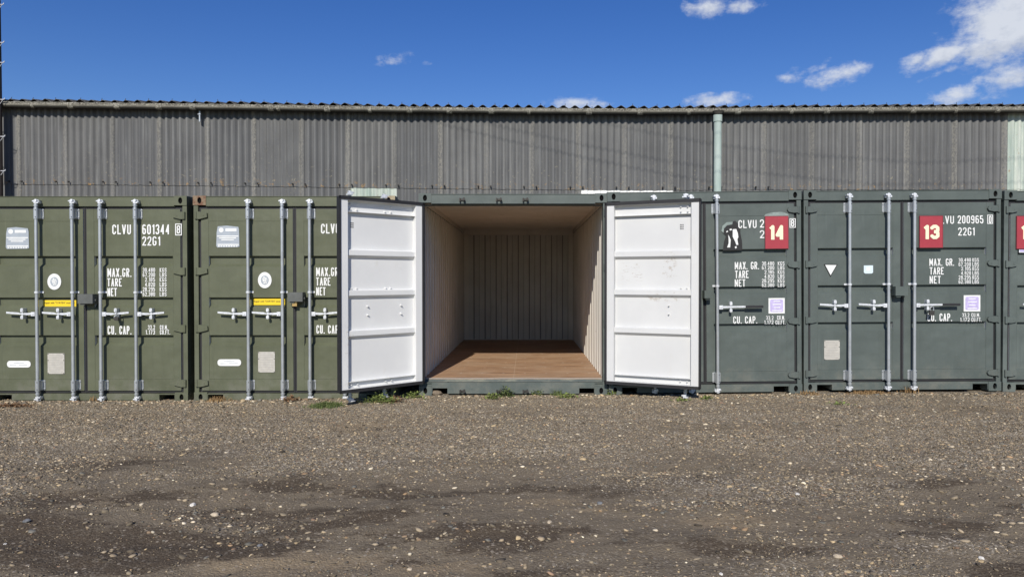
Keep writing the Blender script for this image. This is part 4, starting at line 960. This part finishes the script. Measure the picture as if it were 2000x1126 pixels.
# roof sheets
def roof_z(px): return at(px, sag(px) - .5, 15.14).z
pitchpx = 22.42; nC = int((2900 + 900) / pitchpx); prof = []
rf = MB(); rows = [[], []]; N = nC * 10
slope = math.tan(R(9.5))
for k in range(N + 1):
    px = -900 + k * pitchpx / 10; ph = (k / 10.0 + .28) % 1.0
    hgt = .062 * (math.sin(math.pi * ph) ** 2.4) + .006 * mnoise.noise(Vector((px * .05, 3, 0)))
    step = .008 * ((k // 40) % 2)
    for j, y in enumerate((15.14, 24.0)): rows[j].append((pxl(px, 15.14), y - YW, roof_z(px) + hgt + step + (y - 15.14) * slope + .004))
rf.grid([rows[0], rows[1]], 0, True); under = [[(x, y, z - .009) for x, y, z in r] for r in rows]; rf.grid(under, 0, True); rf.grid([rows[0], under[0]])
rf.build('roof', M['roof'], ware)
rb = MB(); rb.add([(rows[1][0][0], 24 - YW, rows[1][0][2]), (rows[1][-1][0], 24 - YW, rows[1][-1][2]), (x1w, 29.4 - YW, 5.1), (x0w, 29.4 - YW, 5.1)], [(0, 1, 2, 3)]); rb.build('roof', M['roof'], ware)
# eave blocking behind the gutter
eb = MB(); P = []
for px in np.linspace(-900, 2900, 60): x_ = pxl(px, 15.2); P.append([(x_, 15.25 - YW, at(px, sag(px) + 12, 15.25).z), (x_, 15.25 - YW, roof_z(px) + .02)])
eb.grid(P); eb.build('eaves_board', M['pole'], ware)
# gutter
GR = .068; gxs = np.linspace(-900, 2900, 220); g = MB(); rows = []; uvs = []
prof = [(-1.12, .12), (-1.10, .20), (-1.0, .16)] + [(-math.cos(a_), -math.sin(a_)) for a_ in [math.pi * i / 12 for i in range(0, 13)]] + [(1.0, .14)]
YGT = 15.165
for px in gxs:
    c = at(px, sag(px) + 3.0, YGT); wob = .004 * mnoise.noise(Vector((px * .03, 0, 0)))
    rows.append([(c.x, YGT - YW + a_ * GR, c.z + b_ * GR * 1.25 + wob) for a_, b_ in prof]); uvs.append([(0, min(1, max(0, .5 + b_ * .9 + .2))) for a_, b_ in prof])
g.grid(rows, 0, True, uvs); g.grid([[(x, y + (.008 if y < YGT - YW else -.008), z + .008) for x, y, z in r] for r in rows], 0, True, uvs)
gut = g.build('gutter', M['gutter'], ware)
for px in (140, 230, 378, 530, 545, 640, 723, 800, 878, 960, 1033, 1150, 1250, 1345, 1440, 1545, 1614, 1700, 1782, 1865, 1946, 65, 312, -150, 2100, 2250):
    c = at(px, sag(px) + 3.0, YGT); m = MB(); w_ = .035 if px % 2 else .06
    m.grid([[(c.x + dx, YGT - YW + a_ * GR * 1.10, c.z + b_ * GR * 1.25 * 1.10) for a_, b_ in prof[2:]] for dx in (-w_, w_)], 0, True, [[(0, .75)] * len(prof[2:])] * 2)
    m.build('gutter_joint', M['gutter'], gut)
# downpipe
dp = at(1402, 300, 15.12); m = MB(); zt = at(1402, 222, 15.12).z
m.tube((dp.x, -.24, -.05), (dp.x, -.24, zt), .082, n=20); m.tube((dp.x, -.24, zt - .17), (dp.x, -.24, zt - .03), .096, n=20)
m.tube((dp.x, -.27, zt - .02), (dp.x, -.27, zt + .05), .085, .12, n=20, mi=1)
m.build('downpipe', [M['pipe'], M['gutter']], ware)
c = at(388, 225, 15.2); m = MB(); m.tube((c.x, -.13, c.z - .13), (c.x, -.13, c.z + .10), .020, n=8); m.box(c.x - .03, c.x + .03, -.16, -.11, c.z + .02, c.z + .035); m.build('gutter_bracket', M['galv'], ware)
# hook bolts standing on the roof edge and bolt heads along the lap
hb = None; prng = random.Random(3)
k = 0; px = -560.0
while px < 2600:
    for dx in ((0, ) if k % 2 else (0, 8 + prng.uniform(-1, 1.5))):
        q = px + dx + prng.uniform(-1.5, 1.5); ph = ((q + 900) / pitchpx + .28) % 1; h_ = .062 * math.sin(math.pi * ph) ** 2.4
        loc = (pxl(q, 15.30), 15.30 - YW, roof_z(q) + h_ + .03)
        if hb is None:
            m = MB(); m.tube((0, 0, -.01), (.003, 0, .055), .0055, n=6); m.tube((0, 0, -.005), (0, 0, .014), .017, n=8); o = hb = m.build('hook_bolt', M['iron'], ware)
        else: o = copyo(hb, ware)
        o.location = loc; o.rotation_euler = (prng.uniform(-.15, .15), prng.uniform(-.2, .2), 0)
    px += 44.9; k += 1
sb = None
for i in range(len(seam) - 1):
    for f_ in (.07, .80):
        px = seam[i] + (seam[i + 1] - seam[i]) * f_
        if not -100 < px < 1545: continue
        z = at(px, lap(px) - 5.5, YW).z
        if sb is None: m = MB(); m.tube((0, -.03, 0), (0, .0, 0), .016, .020, n=8); m.tube((0, -.055, 0), (0, -.03, 0), .007, n=6); o = sb = m.build('sheet_bolt', M['iron'], ware)
        else: o = copyo(sb, ware)
        o.location = (pxl(px, YW), -.045, z)
# ------------------------------------------------------------------ timber pole and overhead wires
pr = empty('utility_pole', at(-8, 600, 15.05) * Vector((1, 1, 0)) if False else (pxl(-4.5, 15.05), 15.05, -.1)); tag(pr, 'dark timber pole with step irons at the left edge, in front of the building', 'pole')
m = MB(); n = 16; P = []
for z, r_ in ((0, .125), (3, .115), (6, .108), (9.6, .095)): P.append([(r_ * math.cos(2 * math.pi * i / n), r_ * math.sin(2 * math.pi * i / n), z) for i in range(n + 1)])
m.grid(P, 0, True); m.add(P[-1][:-1], [tuple(range(n))]); m.build('pole_shaft', M['pole'], pr)
for py, s_ in ((-70, 1), (10, 1), (84, 1), (123, 1), (195, 1), (267, 1), (334, 1), (47, -1), (160, -1), (230, -1), (300, -1)):
    z = at(0, py, 15.05).z + .1; m = MB(); m.tube((s_ * .09, -.02, z), (s_ * .20, -.03, z + .0), .009, n=8); m.tube((s_ * .20, -.03, z), (s_ * .215, -.03, z + .03), .009, n=8)
    m.tube((s_ * .09, -.02, z - .11), (s_ * .17, -.03, z - .01), .005, n=6); m.build('step_iron', M['galv_pale'], pr)
for j, (pts, lab) in enumerate(((((870, 244), (1000, 276), (1125, 304), (1250, 330), (1390, 355), (1700, 398)), 'lower overhead wire whose shadow slopes across the grey cladding'),
        (((850, 214), (1000, 252.5), (1150, 285), (1310, 316), (1390, 327), (1700, 360)), 'upper overhead wire whose shadow slopes across the grey cladding'),
        (((1000, 205), (1225, 250), (1390, 281), (1550, 300), (1800, 318)), 'faint topmost overhead wire behind the gutter line, seen by its shadow'))):
    T_ = 6.2 + j * .5; W3 = []
    for (a_, b_) in pts:
        p = at(a_, b_, YW - .03); W3.append(p - SUN_TRAVEL * (T_ / SUN_TRAVEL.y))
    d0 = (W3[0] - W3[1]).normalized(); d1 = (W3[-1] - W3[-2]).normalized(); W3 = [W3[0] + d0 * 9] + W3 + [W3[-1] + (d1 + Vector((0, 0, .12))) * 9]
    m = MB()
    for i in range(len(W3) - 1): m.tube(W3[i], W3[i + 1], 0.0052, n=6, caps=False)
    o = m.build('overhead_wire', M['rubber']); tag(o, lab, 'wire', 'overhead wires crossing the yard')

# ------------------------------------------------------------------ gravel
phi = (1 + 5 ** .5) / 2
ico_v = np.array([(-1, phi, 0), (1, phi, 0), (-1, -phi, 0), (1, -phi, 0), (0, -1, phi), (0, 1, phi), (0, -1, -phi), (0, 1, -phi), (phi, 0, -1), (phi, 0, 1), (-phi, 0, -1), (-phi, 0, 1)]) / math.sqrt(1 + phi * phi)
ico_f = np.array([(0, 11, 5), (0, 5, 1), (0, 1, 7), (0, 7, 10), (0, 10, 11), (1, 5, 9), (5, 11, 4), (11, 10, 2), (10, 7, 6), (7, 1, 8), (3, 9, 4), (3, 4, 2), (3, 2, 6), (3, 6, 8), (3, 8, 9), (4, 9, 5), (2, 4, 11), (6, 2, 10), (8, 6, 7), (9, 8, 1)])
PAL = np.array([(.165, .142, .110), (.205, .176, .132), (.105, .088, .066), (.27, .228, .170), (.34, .28, .20), (.135, .135, .125), (.21, .155, .108), (.40, .32, .205), (.52, .46, .36), (.66, .60, .49), (.34, .24, .15), (.26, .18, .13)])
PW = np.array([.17, .17, .11, .15, .12, .07, .05, .06, .055, .025, .016, .014]); PW = PW / PW.sum()
oct_v = np.array([(1, 0, 0), (-1, 0, 0), (0, 1, 0), (0, -1, 0), (0, 0, 1), (0, 0, -1)], float)
oct_f = np.array([(0, 2, 4), (2, 1, 4), (1, 3, 4), (3, 0, 4), (2, 0, 5), (1, 2, 5), (3, 1, 5), (0, 3, 5)])
def stones(n, rmin, rmax, pw, region, dens=None, sink=.35, seed=1, flat=(.45, .8), w=None, lift=0, octa=False):
    bv, bf = (oct_v, oct_f) if octa else (ico_v, ico_f); nb = len(bv)
    g_ = np.random.default_rng(seed); x0, x1, y0, y1 = region
    x = g_.uniform(x0, x1, n * 3); y = g_.uniform(y0, y1, n * 3)
    keep = np.abs(x + .15) < y * .80 + .6
    if dens is not None: keep &= g_.random(n * 3) < dens(x, y)
    x, y = x[keep][:n], y[keep][:n]; n = len(x)
    r = rmin * (rmax / rmin) ** (g_.random(n) ** 2.2)
    V = bv[None] * (1 + g_.uniform(-.40, .36, (n, nb, 1)))
    V[:, :, 2] = np.clip(V[:, :, 2], -.6, g_.uniform(.35, .9, (n, 1)))
    V = V * np.stack([r * g_.uniform(.8, 1.25, n), r * g_.uniform(.7, 1.1, n), r * g_.uniform(flat[0], flat[1], n)], -1)[:, None]
    a = g_.uniform(0, 6.28, n); ca, sa = np.cos(a)[:, None], np.sin(a)[:, None]
    X = V[:, :, 0] * ca - V[:, :, 1] * sa; Y = V[:, :, 0] * sa + V[:, :, 1] * ca; tx = g_.uniform(-.35, .35, n)[:, None]
    Z = V[:, :, 2] + X * tx
    zc = gz(x, y) + r * (.45 - sink) + lift
    V = np.stack([X + x[:, None], Y + y[:, None], Z + zc[:, None]], -1).reshape(-1, 3)
    Fc = (bf[None] + (np.arange(n) * nb)[:, None, None]).reshape(-1, 3)
    c = PAL[g_.choice(len(PAL), n, p=pw)] * np.array([1.25, 1.19, 1.06]) * g_.uniform(.5, 1.35, (n, 1)); c = np.repeat(c, nb, 0)
    return V, Fc, np.concatenate([np.clip(c, 0, 1), np.ones((len(c), 1))], 1)
def dens1(x, y):
    w_, t_, st_ = soil(x, y); e = fbm(x * 2.2, y * 3, 44, 3)
    return np.clip(st_ * 1.15 - w_ * .30 + (e - .5) * 1.2 + .12, .10, 1)
packs = []
PWt = PW.copy(); PWt[8:10] *= .45; PWt[7] *= .7; PWt /= PWt.sum()
packs.append(stones(230000, .0032, .0085, PWt, (-8, 8, 3.1, 9.0), dens1, .25, 1, (.5, .9), octa=True))
packs.append(stones(40000, .006, .015, PWt, (-8, 8, 3.1, 9.0), dens1, .35, 2))
PW2 = PW.copy(); PW2[7:9] *= 1.4; PW2[9] *= .5; PW2[10:] *= 2; PW2 /= PW2.sum()
packs.append(stones(3000, .011, .024, PW2, (-8, 8, 3.1, 9.0), dens1, .40, 3, (.35, .65)))
packs.append(stones(9500, .009, .024, PW, (-8, 8, 3.1, 9.0), lambda x, y: np.clip((fbm(x * 1.1 + 8, y * 2.4, 13, 4) - .50) * 5, .02, 1), .38, 12, (.4, .7)))
packs.append(stones(620, .017, .032, PW, (-8, 8, 3.2, 9.0), None, .42, 8, (.35, .6)))
packs.append(stones(110, .022, .040, PW2, (-8, 8, 3.3, 9.0), None, .55, 5, (.30, .5)))
PW3 = PW.copy(); PW3[3:11] *= 2.0; PW3 /= PW3.sum()
for (xa, xb, yf) in ((-8, -1.62, 8.88), (-1.62, 1.08, 9.06), (1.08, 8, 9.02)):
    k_ = (xb - xa) / 16
    packs.append(stones(int(4600 * k_), .007, .024, PW3, (xa, xb, yf - .42, yf - .02), lambda x, y, yf=yf: np.clip((y - yf + .50) * 1.6 + (fbm(x * 2.5, y * 4, 88, 3) - .5) * 2.2, .04, 1), .35, 4, (.4, .75)))
    packs.append(stones(int(420 * k_), .016, .040, PW3, (xa, xb, yf - .24, yf - .02), lambda x, y: np.clip((fbm(x * 3.1, y * 4, 18, 3) - .42) * 5, .05, 1), .35, 6, (.4, .7)))
o_ = 0; VV, FF, CC = [], [], []
for V, Fc, c in packs: VV.append(V); FF.append(Fc + o_); CC.append(c); o_ += len(V)
VV, FF, CC = np.concatenate(VV), np.concatenate(FF), np.concatenate(CC)
me = bpy.data.meshes.new('gravel'); np_mesh(me, VV, FF); ca_ = me.color_attributes.new('col', 'FLOAT_COLOR', 'POINT'); ca_.data.foreach_set('color', CC.astype(np.float32).ravel())
me.materials.append(M['stone']); go = bpy.data.objects.new('gravel', me); col.objects.link(go)
tag(go, 'loose mixed grey and cream gravel strewn over the compacted yard', 'gravel', kind='stuff')

def ground_hit(px, py):
    Y = 5.0
    for _ in range(30):
        p = at(px, py, Y); z = float(gz(p.x, p.y)); dz = p.z - z
        slope_ = (EYE - p.z) / Y; Y = Y + dz / max(slope_, .05) * .8
    return at(px, py, Y)
STN = [(420, 1006, 13, M['pebble'], 'cream rounded pebble beside a dark earth patch, lower left of the yard'),
       (377, 986, 10, M['quartz'], 'small white stone, palest one left of the middle of the yard'),
       (143, 990, 9, M['pebble'], 'cream stone lying far left on dark earth'),
       (52, 1018, 11, M['flint'], 'flat grey stone near the left edge on dark earth'),
       (508, 1066, 10, M['flint'], 'grey stone with a pale top, low and left of centre'),
       (800, 1112, 9, M['pebble'], 'tan rounded pebble at the bottom edge left of centre'),
       (1073, 1020, 9, M['pebble'], 'buff square edged stone on gravel below the middle of the open container'),
       (1637, 1087, 13, M['pebble'], 'largest tan flat stone, low on the right half of the yard'),
       (1557, 966, 9, M['quartz'], 'cream wedge of stone right of centre'),
       (1916, 1090, 9, M['quartz'], 'pale stone at the lower right of the yard'),
       (1171, 983, 10, M['flint'], 'bluish slab of slate right of centre'),
       (1408, 1121, 8, M['quartz'], 'white chip of stone at the very bottom right of centre'),
       (852, 770, 19, M['slabrock'], 'flat brown stone lodged in the left sill opening of the open container'),
       (10, 1062, 5, M['quartz'], 'small white stone at the bottom left corner')]
for k, (px, py, rp, mt, lab) in enumerate(STN):
    p = ground_hit(px, py); r = rp * .62 * p.y / F
    bm = bmesh.new(); bmesh.ops.create_icosphere(bm, subdivisions=3, radius=1)
    for v in bm.verts:
        d = 1 + .30 * mnoise.noise(v.co * 1.3 + Vector((k * 7, 0, 0))) + .10 * mnoise.noise(v.co * 3.1 + Vector((k * 5, 2, 0))); v.co = Vector((v.co.x * r * d, v.co.y * r * d * .8, v.co.z * r * d * .55))
    me = bpy.data.meshes.new('stone'); bm.to_mesh(me); bm.free(); me.materials.append(mt)
    o = bpy.data.objects.new('stone', me); col.objects.link(o); o.location = (p.x, p.y, float(gz(p.x, p.y)) + r * .22); o.rotation_euler = (0, 0, k * 1.3)
    tag(o, lab, 'stone', 'larger stones lying on the gravel')

# ------------------------------------------------------------------ weeds along the foot of the row
def tuft(px, py, w, h, n, mat, label, broad=False, cat='weed', name='weed_tuft', Y=None, seed=0):
    p = ground_hit(px, py) if Y is None else at(px, py, Y); rr = random.Random(seed + px); z0 = float(gz(p.x, p.y))
    m = MB()
    for i in range(n):
        bx = rr.gauss(0, w * .28); by = rr.gauss(0, min(w * .25, .05)); hh = h * rr.uniform(.4, 1.1) * math.exp(-(bx / (w * .7)) ** 2); a_ = rr.uniform(0, 6.28); lean = rr.uniform(.15, 1.0) * hh
        if broad:
            L = rr.uniform(.018, .042); zc = rr.uniform(.1, 1) * hh; dx, dy = math.cos(a_), math.sin(a_); el_ = rr.uniform(-.2, .8)
            c = Vector((bx + dx * lean * .3, by + dy * lean * .3, zc)); d = Vector((dx, dy, el_)).normalized(); s_ = Vector((-dy, dx, rr.uniform(-.3, .3))) * L * .38
            m.add([c, c + d * L * .5 + s_, c + d * L, c + d * L * .5 - s_], [(0, 1, 2, 3)])
            if i % 4 == 0: m.tube((bx, by, -.01), c, .0015, .001, n=4, caps=False)
        else:
            wd = rr.uniform(.0025, .005); dx, dy = math.cos(a_), math.sin(a_)
            b0 = Vector((bx, by, -.01)); m1 = b0 + Vector((dx * lean * .35, dy * lean * .35, hh * .65)); t1 = b0 + Vector((dx * lean, dy * lean, hh)); s_ = Vector((-dy, dx, 0)) * wd
            m.add([b0 - s_, b0 + s_, m1 + s_ * .8, m1 - s_ * .8, t1], [(0, 1, 2, 3), (3, 2, 4)])
    o = m.build(name, mat); o.location = (p.x, p.y, z0); return tag(o, label, cat, 'weeds growing along the foot of the containers')
tuft(640, 793, .42, .07, 900, M['leaf'], 'low patch of dark green grass left of the open left door', seed=1, name='grass_patch', cat='grass')
tuft(742, 786, .34, .13, 300, M['leaf_y'], 'bright weed under the open left door', True, seed=2)
tuft(808, 777, .22, .11, 160, M['leaf_y'], 'yellowish weed by the left corner of the open container', True, seed=3)
tuft(989, 774, .20, .13, 230, M['leaf'], 'bushiest green weed at the sill of the open container', True, seed=4)
tuft(962, 778, .18, .07, 130, M['leaf_y'], 'low weed just left of the bushy one at the open sill', True, seed=5)
tuft(1051, 771, .14, .09, 90, M['leaf_y'], 'small weed among pale stones at the open sill', True, seed=6)
tuft(1088, 772, .14, .10, 70, M['leaf'], 'thin upright weed right of the pale stones at the open sill', False, seed=7)
tuft(1106, 776, .26, .06, 120, M['leaf_y'], 'low yellowish weed near the right end of the open sill', True, seed=8)
tuft(1196, 771, .12, .09, 80, M['leaf_y'], 'small weed at the foot of the post between the open container and the right door', True, seed=9)
tuft(1331, 782, .16, .03, 60, M['leaf_y'], 'tiny weed in the shade edge of the right open door', True, seed=10)
tuft(1380, 778, .14, .04, 60, M['leaf_y'], 'tiny weed just right of the right open door', True, seed=11)
tuft(567, 783, .20, .07, 130, M['leaf_red'], 'reddish weed at the base of the second olive container', True, seed=12)
tuft(770, 784, .30, .06, 110, M['leaf_red'], 'reddish low weed between two bright weeds below the left door', True, seed=13)
tuft(427, 783, .26, .08, 150, M['straw'], 'dry grass by the rusty container corner', False, seed=14)
tuft(186, 783, .12, .11, 40, M['straw'], 'few dry stalks at the middle of the leftmost container', False, seed=15)
tuft(25, 793, .50, .025, 260, M['leaf_red'], 'rust coloured moss at the left edge of the yard', True, seed=16)
tuft(353, 779, .06, .06, 30, M['leaf_y'], 'yellow green sprig in front of a lower corner of the leftmost container', True, seed=17)
tuft(1700, 768, .55, .05, 650, M['straw'], 'wide patch of dry orange grass under the container numbered 13', False, seed=18)
tuft(1775, 766, .22, .12, 90, M['straw'], 'taller dry grass stalks under the number 13 sign', False, seed=19)
tuft(1580, 771, .30, .07, 160, M['straw'], 'dry grass between the two numbered containers', False, seed=20)
tuft(1640, 790, .25, .02, 60, M['leaf_y'], 'flat green weed on the gravel before the container numbered 13', True, seed=21)
# a flat brown stone lying in the sill opening
